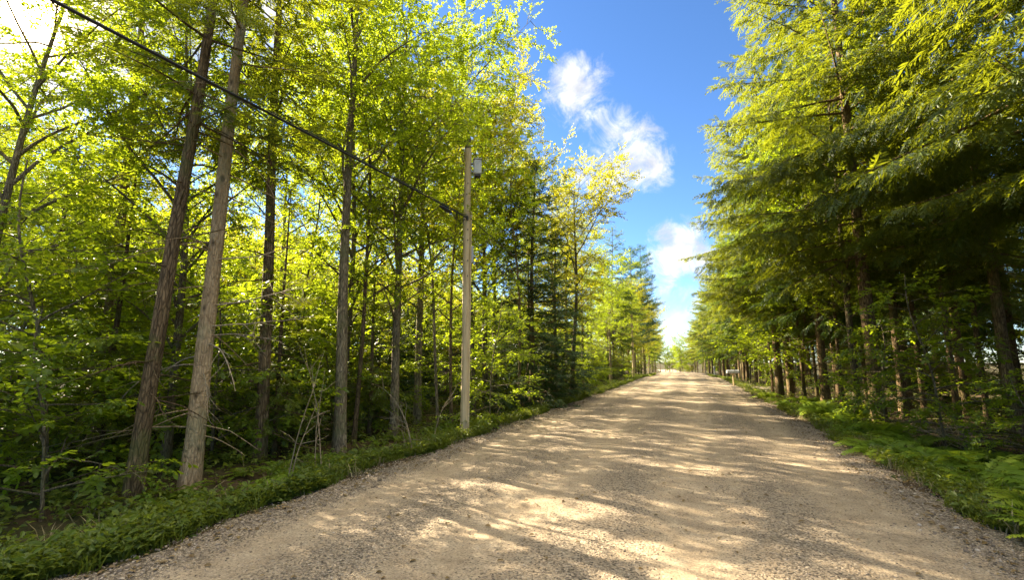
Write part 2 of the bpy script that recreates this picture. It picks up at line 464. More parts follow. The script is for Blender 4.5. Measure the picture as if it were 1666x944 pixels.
def conifer(seed, H, cb, RC, r0, leafm, barkm, templates, step=0.33, nb=4.6, droop=0.5, top_up=40, low_down=-12, taper=.75,
            lscale=1.0, dens=1.0, lean=(0, 0), wob=.06, dead=0, tipup=.5, gap=0.0, hang=None, inner=.12):
    hang = droop if hang is None else hang
    g = np.random.RandomState(seed); tm, cm = MB(), MB()
    path = trunk_path(g, H, lean, wob, 20)
    path = np.insert(path, 1, path[0] * .82 + path[1] * .18, 0)
    add_trunk(tm, g, path, r0, .010, 11 if r0 > .07 else 7, .9)
    P, D, S = [], [], []
    z = cb
    while z < H - .12:
        f = (z - cb) / (H - cb)
        n = max(2, int(g.normal(nb * (1 - .35 * f), .8)))
        a0 = g.uniform(0, 6.28)
        for b in range(n):
            if g.rand() < gap:
                continue
            az = a0 + 6.283 * b / n + g.normal(0, .25)
            L = (RC * (1 - f) ** taper * min(1, .62 + f * 3)) * g.uniform(.6, 1.15) + .14
            e = R(low_down + (top_up - low_down) * f ** 1.3 + g.normal(0, 7))
            p0, _ = interp(path, (z + g.uniform(-.12, .12)) / H)
            d = np.array([math.cos(az) * math.cos(e), math.sin(az) * math.cos(e), math.sin(e)])
            pr = curve(g, p0, d, L, 6, np.array([0, 0, -droop * (1 - f)]), .3)
            k = np.linspace(0, 1, 7) ** 3
            pr[:, 2] += k * L * .10 * tipup
            tm.tube(pr, np.linspace(.006 + .009 * L, .003, 7), 4, cap=False)
            ns = max(2, int(L / .15 * dens * g.uniform(.65, 1.2)))
            bl = g.uniform(.8, 1.2)
            for j in range(ns):
                s = inner + (.98 - inner) * (j + g.uniform(0, 1)) / ns
                q0, qd = interp(pr, s); qd = qd / np.linalg.norm(qd)
                lat = np.cross(qd, [0, 0, 1.0]); lat /= np.linalg.norm(lat) + 1e-6
                l2 = (L * (1 - s) * .55 + .10) * g.uniform(.6, 1.25) * bl
                side = (1 if j % 2 else -1)
                dd = qd * g.uniform(.5, .9) + side * lat * g.uniform(.6, 1.0) + np.array([0, 0, -hang * g.uniform(.1, .9)])
                dd /= np.linalg.norm(dd)
                m = max(1, int(l2 / .26 + .5))
                for c in range(m):
                    P.append(q0 + dd * l2 * c / m); 
                    D.append(dd + g.normal(0, .22, 3) + np.array([0, 0, -.28 * hang * (c + 1)])); S.append(lscale * g.uniform(.7, 1.12))
            P.append(pr[-1] - (pr[-1] - pr[-2]) * .3); D.append(pr[-1] - pr[-2]); S.append(lscale * .95)
        z += step * g.uniform(.7, 1.3)
    for i in range(3):
        P.append(path[-1] - [0, 0, .15 * i]); D.append(np.array([g.normal(0, .3), g.normal(0, .3), 1])); S.append(lscale * .7)
    for i in range(dead):
        zz = cb * g.uniform(.18, 1.05); a = g.uniform(0, 6.28)
        p0, _ = interp(path, zz / H)
        L = g.uniform(.25, 1.5)
        pr = curve(g, p0, np.array([math.cos(a), math.sin(a), g.uniform(-.25, .2)]), L, 6, np.array([0, 0, -.45]), .5)
        tm.tube(pr, np.linspace(.006 + .005 * L, .002, 7), 4, cap=False)
        for q in range(g.randint(0, 4)):
            q0, qd = interp(pr, g.uniform(.4, .9))
            pr2 = curve(g, q0, qd / np.linalg.norm(qd) + g.normal(0, .5, 3), L * .35, 4, np.array([0, 0, -.3]), .6)
            tm.tube(pr2, np.linspace(.004, .0015, 5), 3, cap=False)
    scatter(cm, templates, P, D, S, g, .25)
    return tm.mesh('trunk', M[barkm]), cm.mesh('crown', M[leafm], False)


KIND = {}
# tall broadleaf trees of the left forest
KIND['broad_a'] = broadleaf(101, 12.0, 3.2, 2.5, .12, 'broad', 'bark_grey', 34, (25, 60), dens=1.18, lscale=.95, bare=10)
KIND['broad_b'] = broadleaf(102, 10.5, 2.8, 2.2, .10, 'broad', 'bark_grey', 30, (20, 58), (.4, .2), .2, dens=1.18, lscale=.95, bare=10)
KIND['broad_c'] = broadleaf(103, 13.0, 4.2, 2.6, .13, 'gold', 'bark_grey', 34, (28, 62), (-.2, .3), .18, dens=1.18, lscale=.95, bare=8)
KIND['slim_a'] = broadleaf(104, 9.0, 3.0, 1.3, .055, 'broad', 'bark_brown', 20, (25, 60), (.3, -.2), .25, bare=12)
KIND['slim_b'] = broadleaf(105, 8.0, 3.4, 1.2, .045, 'gold', 'bark_grey', 17, (30, 60), (-.4, .2), .3, bare=12)
# dense, lower trees at the back
KIND['bushy_a'] = broadleaf(106, 7.2, .8, 2.3, .09, 'broad', 'bark_grey', 34, (5, 50), (.2, .2), .15, dens=1.15, lscale=1.35)
KIND['bushy_b'] = broadleaf(107, 6.4, .6, 2.2, .08, 'gold', 'bark_grey', 32, (5, 50), (-.2, .1), .15, dens=1.15, lscale=1.35)
# understory with flat layers of leaves
KIND['layer_a'] = broadleaf(116, 6.4, 1.0, 2.3, .07, 'beech', 'bark_brown', 34, (0, 28), (.3, -.2), .2, T_BEECH, 1.0, flat=.18, shape='layer')
KIND['layer_b'] = broadleaf(117, 5.6, .8, 2.1, .06, 'beech', 'bark_grey', 30, (0, 25), (-.3, .2), .2, T_BEECH, 1.0, flat=.18, shape='layer')
KIND['sap_a'] = broadleaf(111, 4.2, .7, 1.6, .035, 'beech', 'bark_grey', 20, (0, 25), (.3, 0), .15, T_BEECH, .95, flat=.16, shape='layer')
KIND['sap_b'] = broadleaf(112, 3.2, .4, 1.35, .028, 'beech', 'bark_grey', 18, (0, 30), (-.2, .2), .15, T_BEECH, .95, flat=.18, shape='layer')
KIND['sap_c'] = broadleaf(113, 5.2, .9, 1.8, .042, 'broad', 'bark_grey', 24, (5, 35), (.2, .3), .2, T_BEECH, .95, flat=.2, shape='layer')
# conifers
KIND['spruce_a'] = conifer(121, 18.5, 5.3, 4.75, .19, 'spruce', 'bark_brown', T_SPR, .52, 5.2, .42, 32, -8, .55, lscale=1.2, dens=1.15, dead=30, hang=.40, inner=.18, tipup=.9)
KIND['spruce_b'] = conifer(122, 16.0, 4.5, 3.7, .16, 'spruce_green', 'bark_brown', T_SPR, .50, 5.2, .50, 30, -10, .55, lscale=1.2, dens=1.1, dead=28, hang=.48, inner=.2, tipup=1.0, wob=.12)
KIND['spruce_c'] = conifer(123, 13.5, 4.3, 2.9, .13, 'spruce', 'bark_brown', T_SPR, .46, 5.2, .38, 32, -6, .65, lscale=1.15, dens=1.15, dead=28, hang=.3, inner=.22, tipup=.8, wob=.15)
KIND['fir_a'] = conifer(131, 7.0, .5, 1.8, .09, 'fir', 'bark_brown', T_FIR, .25, 5.4, .15, 35, -6, .85, lscale=1.25, dens=1.1)
KIND['fir_b'] = conifer(132, 4.0, .3, 1.2, .05, 'fir', 'bark_brown', T_FIR, .22, 5.2, .12, 35, -4, .9, lscale=1.15)
KIND['hemlock_a'] = conifer(133, 10.0, 1.4, 2.0, .10, 'spruce', 'bark_brown', T_FIR, .36, 4.4, .35, 30, -8, .8, lscale=1.2, dead=14, gap=.1)
KIND['pine_a'] = conifer(141, 14.0, 4.0, 2.9, .17, 'pine', 'bark_grey', T_PINE, .62, 5.4, -.15, 40, 6, .5, lscale=2.0, dens=1.25, dead=10)
# tall, bare-stemmed conifers at the left edge: sparse crowns high above the frame
KIND['mast_a'] = conifer(151, 13.0, 6.4, 1.9, .125, 'spruce', 'bark_pale', T_FIR, .55, 3.8, .3, 40, -5, .6, lscale=1.15, dead=34, gap=.15, wob=.10)
KIND['mast_b'] = conifer(152, 13.5, 5.4, 2.2, .104, 'spruce', 'bark_brown', T_FIR, .50, 3.8, .3, 40, -5, .6, lscale=1.2, dead=40, gap=.15, wob=.12)
KIND['limb_a'] = broadleaf(153, 12.5, 5.6, 2.7, .125, 'broad', 'bark_grey', 19, (25, 55), (.5, .2), .2, dens=1.05, lscale=1.1, fork=True, shape='vase', bare=14)
KIND['crown_tall'] = broadleaf(154, 11.4, 4.2, 2.2, .12, 'gold', 'bark_grey', 36, (40, 68), (-.1, .1), .15, dens=1.2, lscale=1.08, fork=True, bare=10)
KIND['crown_wide'] = broadleaf(155, 9.6, 4.0, 2.7, .12, 'gold', 'bark_grey', 22, (25, 55), (.9, .3), .3, dens=1.15, lscale=1.1, fork=True, shape='vase', bare=8)

HEIGHT = {k: max(p[1].vertices[i].co.z for i in range(0, len(p[1].vertices), 7)) for k, p in KIND.items()}
TREES = []


def tree(name, kind, x, y, rz, s, label, group=None, cat='tree', lean=(0, 0), dz=0.0):
    t = empty(name, (x, y, float(ground_z(x, y)) + dz), rz, s)
    if lean != (0, 0):
        t.rotation_euler = (lean[0], lean[1], rz)
    tag(t, label, cat, group)
    tk, cr = KIND[kind]
    link('trunk', tk, t); link('crown', cr, t)
    TREES.append((x, y))
    return t


# ------------------------------------------------------------------ key trees of the left edge, placed on the ground they stand on
def key(px, py, name, kind, s, label, rz=0.0, lean=(0, 0)):
    x, y = ground_pt(px, py)
    return tree(name, kind, x, y, rz, s, label, None, 'tree', lean)


LEFT_FRONT = 'trees along the left road edge'
k3 = key(308, 795, 'conifer_tree', 'mast_a', 1.0, 'pale straight bare trunk with dead side branches, standing nearest the left gravel edge', 0.4, (0.0, .012))
key(214, 822, 'conifer_tree', 'mast_b', .98, 'brown mossy trunk just left of the pale bare trunk, leaning right near its top', 1.1, (0, .03))
key(150, 740, 'conifer_tree', 'mast_b', 1.12, 'thick brown trunk half hidden by leaves at the far left, under the sun', 2.7, (0, .01))
key(422, 752, 'conifer_tree', 'mast_b', 1.08, 'thick straight brown trunk just right of the pale bare trunk', 4.0, (0, .02))
key(553, 738, 'broadleaf_tree', 'limb_a', 1.0, 'slender grey trunk forking into leafy limbs at the top, between thick brown trunk and pole', 2.9)
key(575, 722, 'broadleaf_tree', 'slim_a', 1.0, 'thin dark stem beside the slender forked grey trunk', 1.0)
key(640, 712, 'broadleaf_tree', 'broad_a', .95, 'straight slim tree with bright crown midway between forked grey trunk and pole', .4)
key(712, 700, 'broadleaf_tree', 'slim_b', 1.0, 'crooked thin tree close left of the utility pole', 2.0)
key(735, 695, 'broadleaf_tree', 'slim_a', .9, 'thin leaning tree immediately behind the utility pole', 4.4)
key(790, 668, 'broadleaf_tree', 'crown_tall', 1.0, 'tallest golden-green broadleaf crown against the sky, above the utility pole', .6)
key(845, 672, 'broadleaf_tree', 'slim_a', 1.05, 'straight thin trunk to the right of the pole, before dark fir', 2.2)
key(866, 664, 'fir_tree', 'fir_a', 1.32, 'dark green fir standing right of the utility pole', .5)
key(930, 648, 'broadleaf_tree', 'crown_wide', 1.0, 'crooked spreading tree with sparse orange-green crown over the road, right of the dark fir', 5.3)
tree('spruce_tree', 'spruce_c', float(road_x(27)) - 5.9, 27.0, 1.3, .95, 'yellow-green pointed conifer beyond the crooked spreading tree')
key(905, 652, 'fir_tree', 'fir_a', 1.1, 'second dark fir, smaller, right of the big dark fir')
x, y = road_x(80) - 5.5, 80
tree('pine_tree', 'pine_a', float(x), y, .7, 1.5, 'blue-green pine with tiered crown standing far down the left roadside')
x, y = road_x(66) - 5.8, 66
tree('pine_tree', 'pine_a', float(x), y, 2.9, 1.25, 'smaller blue-green pine just this side of the tiered one, far down the left roadside')

# ------------------------------------------------------------------ fill trees
ORD = ['first', 'second', 'third', 'fourth', 'fifth', 'sixth', 'seventh', 'eighth', 'ninth', 'tenth', 'eleventh', 'twelfth', 'thirteenth',
       'fourteenth', 'fifteenth', 'sixteenth', 'seventeenth', 'eighteenth', 'nineteenth', 'twentieth']
NAME = {'broad': 'broadleaf_tree', 'slim': 'broadleaf_tree', 'spruce': 'spruce_tree', 'fir': 'fir_tree', 'hemlock': 'hemlock_tree', 'pine': 'pine_tree',
        'sap': 'sapling', 'layer': 'broadleaf_tree', 'bushy': 'broadleaf_tree', 'crown': 'broadleaf_tree', 'mast': 'conifer_tree', 'limb': 'broadleaf_tree'}
WORDS = {'broad': 'leafy broadleaf tree', 'slim': 'thin broadleaf tree', 'spruce': 'drooping spruce', 'fir': 'dark fir', 'hemlock': 'feathery hemlock',
         'pine': 'blue-green pine', 'sap': 'leafy sapling', 'layer': 'layered leafy tree', 'bushy': 'bushy leafy tree', 'crown': 'golden broadleaf tree', 'mast': 'bare-stemmed conifer', 'limb': 'forked broadleaf tree'}


def near(x, y, d):
    return any((x - a) ** 2 + (y - b) ** 2 < d * d for a, b in TREES)


def put(kind, x, y, smin, smax, label, group, cat='tree', mind=1.2):
    if near(x, y, mind):
        return None
    b = kind.split('_')[0]
    sc = rs.uniform(smin, smax)
    off = float(road_x(y)) - float(x)
    if off > 5.2 and y < 60 and group is not None and 'roadside' not in group:      # the interior trees stay low enough to let the sun reach the road
        cap = (.44 if rs.rand() < .8 else .75) * off / HEIGHT[kind]
        if b == 'slim' and rs.rand() < .4:
            cap = 9
        sc = min(sc, cap)
    return tree(NAME[b], kind, float(x), float(y), rs.uniform(0, 6.28), sc, label, group, cat)


# left front row beyond the key trees
y, n = 24.0, 0
while y < 150:
    k = rs.choice(['broad_a', 'broad_b', 'spruce_c', 'hemlock_a', 'broad_c', 'spruce_b'])
    w = WORDS[k.split('_')[0]]
    lab = ('%s, %s in the left roadside row past the crooked tree' % (w, ORD[n])) if n < 14 else '%s in the distant end of the left roadside row' % w
    if put(k, road_x(y) - ROAD_HALF - rs.uniform(1.6, 2.8), y, .72, .92, lab, 'trees in the left roadside row', mind=1.4):
        n += 1
    y += rs.uniform(2.4, 3.6) if y < 70 else rs.uniform(4, 6)
# front row at the near end, behind and between the key trunks
for (off, y, k, sc, lab) in ((3.6, 5.4, 'broad_b', .78, 'leafy tree behind the mossy brown trunk'), (11.5, 5.6, 'broad_b', .85, 'tall leafy tree deep in the forest directly under the sun'), (13.0, 8.2, 'broad_a', .74, 'tall leafy tree deep in the forest just right of the sun'),
                             (5.0, 3.5, 'broad_b', .82, 'leafy tree at the upper left with the sun shining through its crown'),
                             (7.8, 6.2, 'layer_b', .92, 'layered leafy tree glowing below the sun'), (8.8, 9.0, 'layer_a', .88, 'layered glowing tree seen between mossy and pale trunks'), (6.4, 9.6, 'layer_b', .85, 'layered glowing tree seen right of the pale bare trunk'), (7.2, 13.4, 'layer_a', .85, 'layered glowing tree seen behind the slim tree left of the pole'),
                             (8.0, 11.5, 'broad_a', .85, 'tall leafy tree seen between the thick brown trunk and the forked trunk'),
                             (7.5, 16.5, 'broad_c', 1.05, 'golden leafy tree seen just left of the utility pole'), (8.5, 22, 'broad_a', 1.1, 'tall leafy tree behind the tallest golden crown'),
                             (3.2, 9.0, 'broad_b', .9, 'leafy tree behind the thick straight brown trunk'), (2.8, 11.6, 'broad_a', 1.0, 'bright leafy tree behind the slender forked trunk'),
                             (2.4, 14.4, 'broad_b', .84, 'leafy tree directly behind the utility pole'),
                             (3.0, 17.6, 'broad_a', .85, 'leafy tree rising behind the dark fir'), (2.6, 20.6, 'hemlock_a', .95, 'feathery hemlock rising behind the dark fir')):
    put(k, road_x(y) - ROAD_HALF - off, y, sc, sc, lab, None, mind=.5)
# second row and deeper
for (o0, o1, y0, y1, st, kinds) in ((4.2, 6.0, 3, 100, 2.6, ['slim_a', 'slim_b', 'hemlock_a', 'slim_a', 'fir_b', 'slim_b']),
                                    (7.0, 9.0, 3, 80, 2.8, ['bushy_a:.62', 'slim_b', 'layer_a:.8', 'slim_a', 'hemlock_a:.6', 'layer_b:.9']),
                                    (11.0, 13.5, 3, 80, 3.0, ['bushy_a:.9', 'bushy_b:.95', 'bushy_a:.8', 'slim_a']),
                                    (16.0, 20.0, 4, 80, 3.2, ['bushy_a:1.3', 'bushy_b:1.4', 'bushy_a:1.15']),
                                    (24.0, 29.0, 5, 90, 4.2, ['bushy_a:1.75', 'bushy_b:1.9'])):
    y = y0
    while y < y1:
        k = rs.choice(kinds); f = float(k.split(':')[1]) if ':' in k else .92; k = k.split(':')[0]; b = k.split('_')[0]
        put(k, road_x(y) - ROAD_HALF - rs.uniform(o0, o1), y + rs.uniform(-.8, .8), f * .9, f * 1.1,
            '%s standing among others inside the left forest, behind the roadside row' % WORDS[b], '%ss inside the left forest' % WORDS[b])
        y += st * rs.uniform(.75, 1.3)

for (off, y, sc, lab) in ((2.6, 6.6, .5, 'young hemlock between the pale bare trunk and the thick brown trunk'), (2.7, 9.4, .55, 'young hemlock between thick brown trunk and slender forked trunk'),
                          (4.6, 5.0, .6, 'young hemlock behind the mossy brown trunk')):
    put('hemlock_a', road_x(y) - ROAD_HALF - off, y, sc, sc, lab, None, mind=.3)
rs = np.random.RandomState(51)
for i in range(26):
    y = 4 + 34 * rs.rand()
    put(rs.choice(['fir_b', 'fir_b', 'fir_a']), road_x(y) - ROAD_HALF - rs.uniform(3.4, 12), y, .6, 1.1,
        'young dark fir in the shade inside the left forest', 'young firs inside the left forest', mind=.6)
# understory on the left
for i in range(70):
    y = 3.0 + 50 * rs.rand() ** 1.5
    off = 2.2 + 7 * rs.rand()
    if i < 24:
        off = 1.7 + 2.2 * rs.rand()
        y = max(y, 6.0)
    put(rs.choice(['sap_a', 'sap_b', 'sap_c', 'fir_b', 'sap_a']), road_x(y) - ROAD_HALF - off, y, .75, 1.15 if off < 5 else 1.3,
        'small understory tree with layered bright leaves below the left forest canopy', 'understory saplings of the left forest', 'sapling', .6)

# right side: the wall of spruces
def keyr(px, py, name, kind, s, label, rz=0.0, lean=(0, 0)):
    return key(px, py, name, kind, s, label, rz, lean)


keyr(1432, 694, 'spruce_tree', 'spruce_a', 1.0, 'thick brown-trunked spruce standing behind the ferns on the right', .8)
keyr(1472, 672, 'spruce_tree', 'spruce_c', 1.05, 'dark spruce trunk close behind the thick brown-trunked spruce on the right', 2.0)
keyr(1345, 662, 'spruce_tree', 'spruce_b', 1.0, 'slim leaning spruce between the thick spruce and the mailbox', 3.0)
keyr(1270, 648, 'spruce_tree', 'spruce_a', .95, 'spruce with lit trunk standing nearest the mailbox on the right', 1.0)
p = at_dist(1640, 380, 7.2)
tree('spruce_tree', 'spruce_a', 7.2, 6.2, 4.1, 1.0, 'large spruce at the right picture edge with drooping sprays and a sunlit bare trunk patch')
tree('spruce_tree', 'spruce_a', 6.5, 10.8, 2.2, 1.08, 'spruce behind the fern bank reaching long branches over the road')

y, n = 17.0, 0
while y < 150:
    k = rs.choice(['spruce_a', 'spruce_b', 'spruce_c', 'broad_a', 'spruce_b'])
    w = WORDS[k.split('_')[0]]
    lab = ('%s, %s in the right roadside row counted from the fern bank' % (w, ORD[n])) if n < 14 else '%s in the distant end of the right roadside row' % w
    if not (31 < y < 36) and put(k, road_x(y) + ROAD_HALF + rs.uniform(1.6, 2.6), y, .85, 1.0, lab, 'trees in the right roadside row', mind=1.4):
        n += 1
    y += rs.uniform(2.6, 3.6) if y < 70 else rs.uniform(4, 6)
for (o0, o1, y0, y1, st, kinds) in ((4.0, 6.0, 4, 100, 3.2, ['spruce_c', 'mast_b', 'spruce_b', 'mast_b']),
                                    (7.0, 10.0, 5, 80, 3.4, ['spruce_c', 'spruce_b', 'mast_b']),
                                    (11.0, 16.0, 6, 60, 4.2, ['spruce_b', 'spruce_c'])):
    y = y0
    while y < y1:
        k = rs.choice(kinds); b = k.split('_')[0]
        put(k, road_x(y) + ROAD_HALF + rs.uniform(o0, o1), y + rs.uniform(-.8, .8), .8, 1.05,
            '%s standing among others inside the right forest, behind the roadside row' % WORDS[b], '%ss inside the right forest' % WORDS[b])
        y += st * rs.uniform(.75, 1.3)
rs = np.random.RandomState(52)
for i in range(13):
    y = (20 if i < 4 else 9) + 40 * rs.rand() ** 1.3
    off = 1.4 + 1.5 * rs.rand() if i < 4 else 5 + 8 * rs.rand()
    put(rs.choice(['sap_a', 'sap_b', 'sap_b', 'sap_c']), road_x(y) + ROAD_HALF + off, y, .65, 1.05,
        'small layered leafy tree under the spruces on the right', 'understory saplings of the right forest', 'sapling', .7)
# bare-stemmed trees standing in the dim right forest
for i, (px, py) in enumerate(((1258, 640), (1310, 655), (1330, 645), (1372, 668), (1395, 655), (1412, 660), (1505, 672), (1560, 690), (1285, 640), (1610, 700))):
    x, y = ground_pt(px, py)
    put('mast_b', x, y, .7, .85, 'bare dark trunk in the dim right forest between the thick spruce and the mailbox' if px < 1440 else 'bare dark trunk in the dim right forest beyond the brush pile',
        'bare trunks in the dim right forest', mind=.4)
# layered broadleaf trees along the right edge below the spruces
for (off, y, k, sc, lab) in ((1.8, 23.8, 'sap_c', 1.3, 'bright layered tree next before the mailbox'),
                             (1.9, 38.5, 'broad_b', .7, 'bright leafy tree just past the driveway'), (1.8, 43.0, 'sap_c', 1.5, 'bright layered tree second past the driveway')):
    put(k, road_x(y) + ROAD_HALF + off, y, sc, sc, lab, None, mind=.2)
# back of the right forest
for i in range(40):
    y = 3 + 80 * rs.rand() ** 1.2
    put(rs.choice(['fir_a', 'hemlock_a', 'fir_a']), road_x(y) + ROAD_HALF + rs.uniform(8, 20), y, .8, 1.2,
        'low dark conifer at the dim back of the right forest', 'low conifers at the back of the right forest', mind=1.4)
for i in range(34):
    y = 4 + 40 * rs.rand()
    put(rs.choice(['fir_a', 'fir_a', 'hemlock_a']), road_x(y) + ROAD_HALF + rs.uniform(15, 25), y, 1.1, 1.6,
        'low dark conifer at the dim back of the right forest', 'low conifers at the back of the right forest', mind=1.2)
for x, y, k in ((13.0, 5.6, 'fir_a'), (14.5, 7.4, 'hemlock_a'), (16.5, 5.2, 'fir_a'), (18.0, 8.0, 'fir_a'), (20.0, 6.2, 'hemlock_a'), (15.5, 9.8, 'fir_a'), (19.5, 10.5, 'fir_a')):
    put(k, x, y, 1.1, 1.4, 'low dark conifer at the dim back of the right forest', 'low conifers at the back of the right forest', mind=.5)
# where the road ends in the distance
for i in range(34):
    y = rs.uniform(158, 185)
    put(rs.choice(['bushy_a', 'bushy_b', 'bushy_a', 'broad_b']), road_x(y) + rs.uniform(-14, 24), y, .9, 1.3,
        'far tree closing the end of the road', 'far trees at the end of the road', mind=1.8)

# the leafy branches close on the left and the bright sapling by the pole
x, y = ground_pt(95, 850); tree('sapling', 'sap_b', x - .3, y, 1.0, .72, 'leafy low sapling in the lower left corner with bright flat leaf layers', cat='sapling')
x, y = ground_pt(20, 800); tree('sapling', 'sap_a', x - .5, y, 2.4, .7, 'leafy sapling at the left picture edge behind the low corner one', cat='sapling')
x, y = ground_pt(812, 690); tree('sapling', 'sap_a', x - .3, y, .3, .78, 'bright leafy sapling immediately right of the utility pole', cat='sapling')
x, y = ground_pt(1540, 735); tree('sapling', 'sap_a', x, y, 3.9, .85, 'sapling with bright flat leaf sprays over the brush pile on the right', cat='sapling')
x, y = ground_pt(1650, 770); tree('sapling', 'sap_b', x + .4, y, .9, .5, 'small fine-leaved shrub at the right picture edge above the ferns', cat='sapling')
for px, py, k, sc, lab in ((1648, 676, 'sap_c', .8, 'leafy sapling in the shade at the right picture edge behind the fern shrub'), (1575, 655, 'sap_c', .75, 'shaded leafy sapling behind the brush pile'),
                           (1520, 650, 'fir_b', .9, 'young dark fir behind the brush pile')):
    x, y = ground_pt(px, py); tree('sapling', k, x, y, px * .1, sc, lab, cat='sapling')
for x, y in ((11.5, 5.0), (12.5, 6.8), (11.0, 6.6), (13.5, 9.0), (10.5, 8.6)):
    put('fir_a', x, y, .8, .95, 'low dark conifer at the dim back of the right forest', 'low conifers at the back of the right forest', mind=.3)
x, y = ground_pt(1440, 700); tree('sapling', 'sap_b', x, y, 2.4, .85, 'small beech with lit leaves in front of the thick spruce trunk', cat='sapling')

# ------------------------------------------------------------------ dead branches on the pale trunk
g = np.random.RandomState(5)
for z, a, L, bend in ((2.15, -.35, 1.5, .1), (2.45, -.2, 1.7, -.2), (2.02, -.25, 1.2, -.3), (1.9, -.5, 1.3, -1.4), (1.75, 3.0, 1.0, -1.3), (1.6, 3.3, 1.2, -1.1),
                      (3.1, -.3, 1.4, .25), (1.5, -.9, .9, -1.5), (3.3, 2.8, 1.1, .2)):
    mb = MB()
    d = np.array([math.cos(a + YAW), math.sin(a + YAW), g.uniform(-.05, .25)])
    pr = curve(g, np.array([0.02, 0, z]), d, L, 9, np.array([0, 0, bend]), .5)
    mb.tube(pr, np.linspace(.013, .003, 10), 5)
    for q in range(6):
        q0, qd = interp(pr, g.uniform(.35, .98)); qd = qd / np.linalg.norm(qd)
        p2 = curve(g, q0, qd + g.normal(0, .5, 3), L * g.uniform(.15, .4), 5, np.array([0, 0, -.4]), .7)
        mb.tube(p2, np.linspace(.005, .0018, 6), 4)
    o = link('dead_branch', mb.mesh('dead_branch', M['twig']), k3)
    o.rotation_euler = (0, 0, -.4)

# bare thin stems near the pole on the left
for i, (px, py) in enumerate(((520, 775), (672, 742), (700, 728), (880, 668), (800, 690), (470, 790), (655, 735))):
    x, y = ground_pt(px, py)
    g = np.random.RandomState(300 + i); mb = MB()
    for s in range(g.randint(1, 3)):
        pr = curve(g, np.array([g.normal(0, .05), g.normal(0, .05), -.05]), np.array([g.normal(0, .15), g.normal(0, .15), 1]), g.uniform(.7, 2.0), 9, np.array([g.normal(0, .7), g.normal(0, .7), -.1]), .5)
        mb.tube(pr, np.linspace(.009, .002, 10), 5)
        for q in range(5):
            q0, qd = interp(pr, g.uniform(.3, .95)); qd = qd / np.linalg.norm(qd)
            p2 = curve(g, q0, qd + g.normal(0, .6, 3), g.uniform(.15, .5), 4, np.array([0, 0, -.1]), .7)
            mb.tube(p2, np.linspace(.005, .002, 5), 4)
    o = link('bare_stem', mb.mesh('bare_stem', M['twig']))
    o.location = (x, y, float(ground_z(x, y)))
    tag(o, 'thin bare crooked stem rising from the weeds at the left forest edge', 'stem', 'bare stems at the left forest edge')

# ------------------------------------------------------------------ brush pile on the right
x, y = ground_pt(1535, 722)
g = np.random.RandomState(9); mb = MB()
for i in range(70):
    a = g.uniform(0, 6.28); r = g.uniform(0, .75)
    p0 = np.array([r * math.cos(a), r * math.sin(a), g.uniform(0, .3)])
    b = g.uniform(0, 6.28)
    pr = curve(g, p0, np.array([math.cos(b), math.sin(b), g.uniform(-.05, .55)]), g.uniform(.4, 1.3), 6, np.array([0, 0, -.5]), .6)
    mb.tube(pr, np.linspace(g.uniform(.006, .015), .003, 7), 4)
o = link('brush_pile', mb.mesh('brush_pile', M['twig'])); o.location = (x, y, float(ground_z(x, y)))
tag(o, 'tangled heap of dead brown branches under the spruces on the right', 'brush pile')

# ------------------------------------------------------------------ ferns
def make_fern(seed, nf, L):
    g = np.random.RandomState(seed); mb = MB()
    for i in range(nf):
        a = 6.283 * i / nf + g.normal(0, .25); l = L * g.uniform(.7, 1.1)
        d = np.array([math.cos(a), math.sin(a), g.uniform(1.0, 2.2)])
        pr = curve(g, np.zeros(3), d, l, 8, np.array([0, 0, -1.75]), .25)
        mb.tube(pr, np.linspace(.004, .0012, 9), 3, cap=False)
        np_ = 17
        for j in range(np_):
            s = .14 + .85 * j / np_
            q, qd = interp(pr, s); qd = qd / np.linalg.norm(qd)
            lat = np.cross(qd, [0, 0, 1.0]); lat /= np.linalg.norm(lat) + 1e-6
            nrm = np.cross(lat, qd)
            w = l * .24 * math.sin(math.pi * min(1, .22 + s * .80)) ** .8 + .008
            for sd in (-1, 1):
                ax = unit(lat * sd + qd * .35 - nrm * .0 + g.normal(0, .06, 3) - np.array([0, 0, .18]))
                wd = qd * (l / np_ * .50)
                mb.add([q, q + ax * w * .35 + wd, q + ax * w, q + ax * w * .35 - wd], [[0, 1, 2], [0, 2, 3]])
    return mb.mesh('fern', M['fern'], False)


FERN = [make_fern(400 + i, nf, L) for i, (nf, L) in enumerate(((9, .72), (11, .86), (8, .6), (8, .5)))]
fern_n = 0


def fern(x, y, s, label, group):
    global fern_n
    o = link('fern', FERN[rs.randint(0, 4)]); o.location = (x, y, float(ground_z(x, y)) - .01); o.scale = (s, s, s)
    o.rotation_euler = (rs.normal(0, .1), rs.normal(0, .1), rs.uniform(0, 6.28)); tag(o, label, 'fern', group); fern_n += 1


for i in range(120):
    y = 2.0 + 22 * rs.rand() ** 1.45
    fern(float(road_x(y)) + ROAD_HALF + rs.uniform(.3, 2.2), y, rs.uniform(.7, 1.35), 'green fern in the fern bank along the right road edge', 'ferns along the right road edge')
for i in range(70):
    y = 2.5 + 24 * rs.rand() ** 1.3
    fern(float(road_x(y)) - ROAD_HALF - rs.uniform(.5, 1.9), y, rs.uniform(.35, .7), 'small fern among weeds along the left road edge', 'ferns along the left road edge')

for i, (px, py) in enumerate(((1560, 800), (1610, 830), (1650, 860), (1590, 780), (1530, 775), (1640, 810), (1500, 760), (1455, 745), (1660, 790), (1565, 760), (1410, 725), (1600, 860))):
    x, y = ground_pt(px, py); x = max(x, float(road_x(y)) + ROAD_HALF + rs.uniform(.55, .9))
    fern(x, y, rs.uniform(.75, 1.0), 'large bright fern in the front of the right fern bank', 'large ferns at the near right')

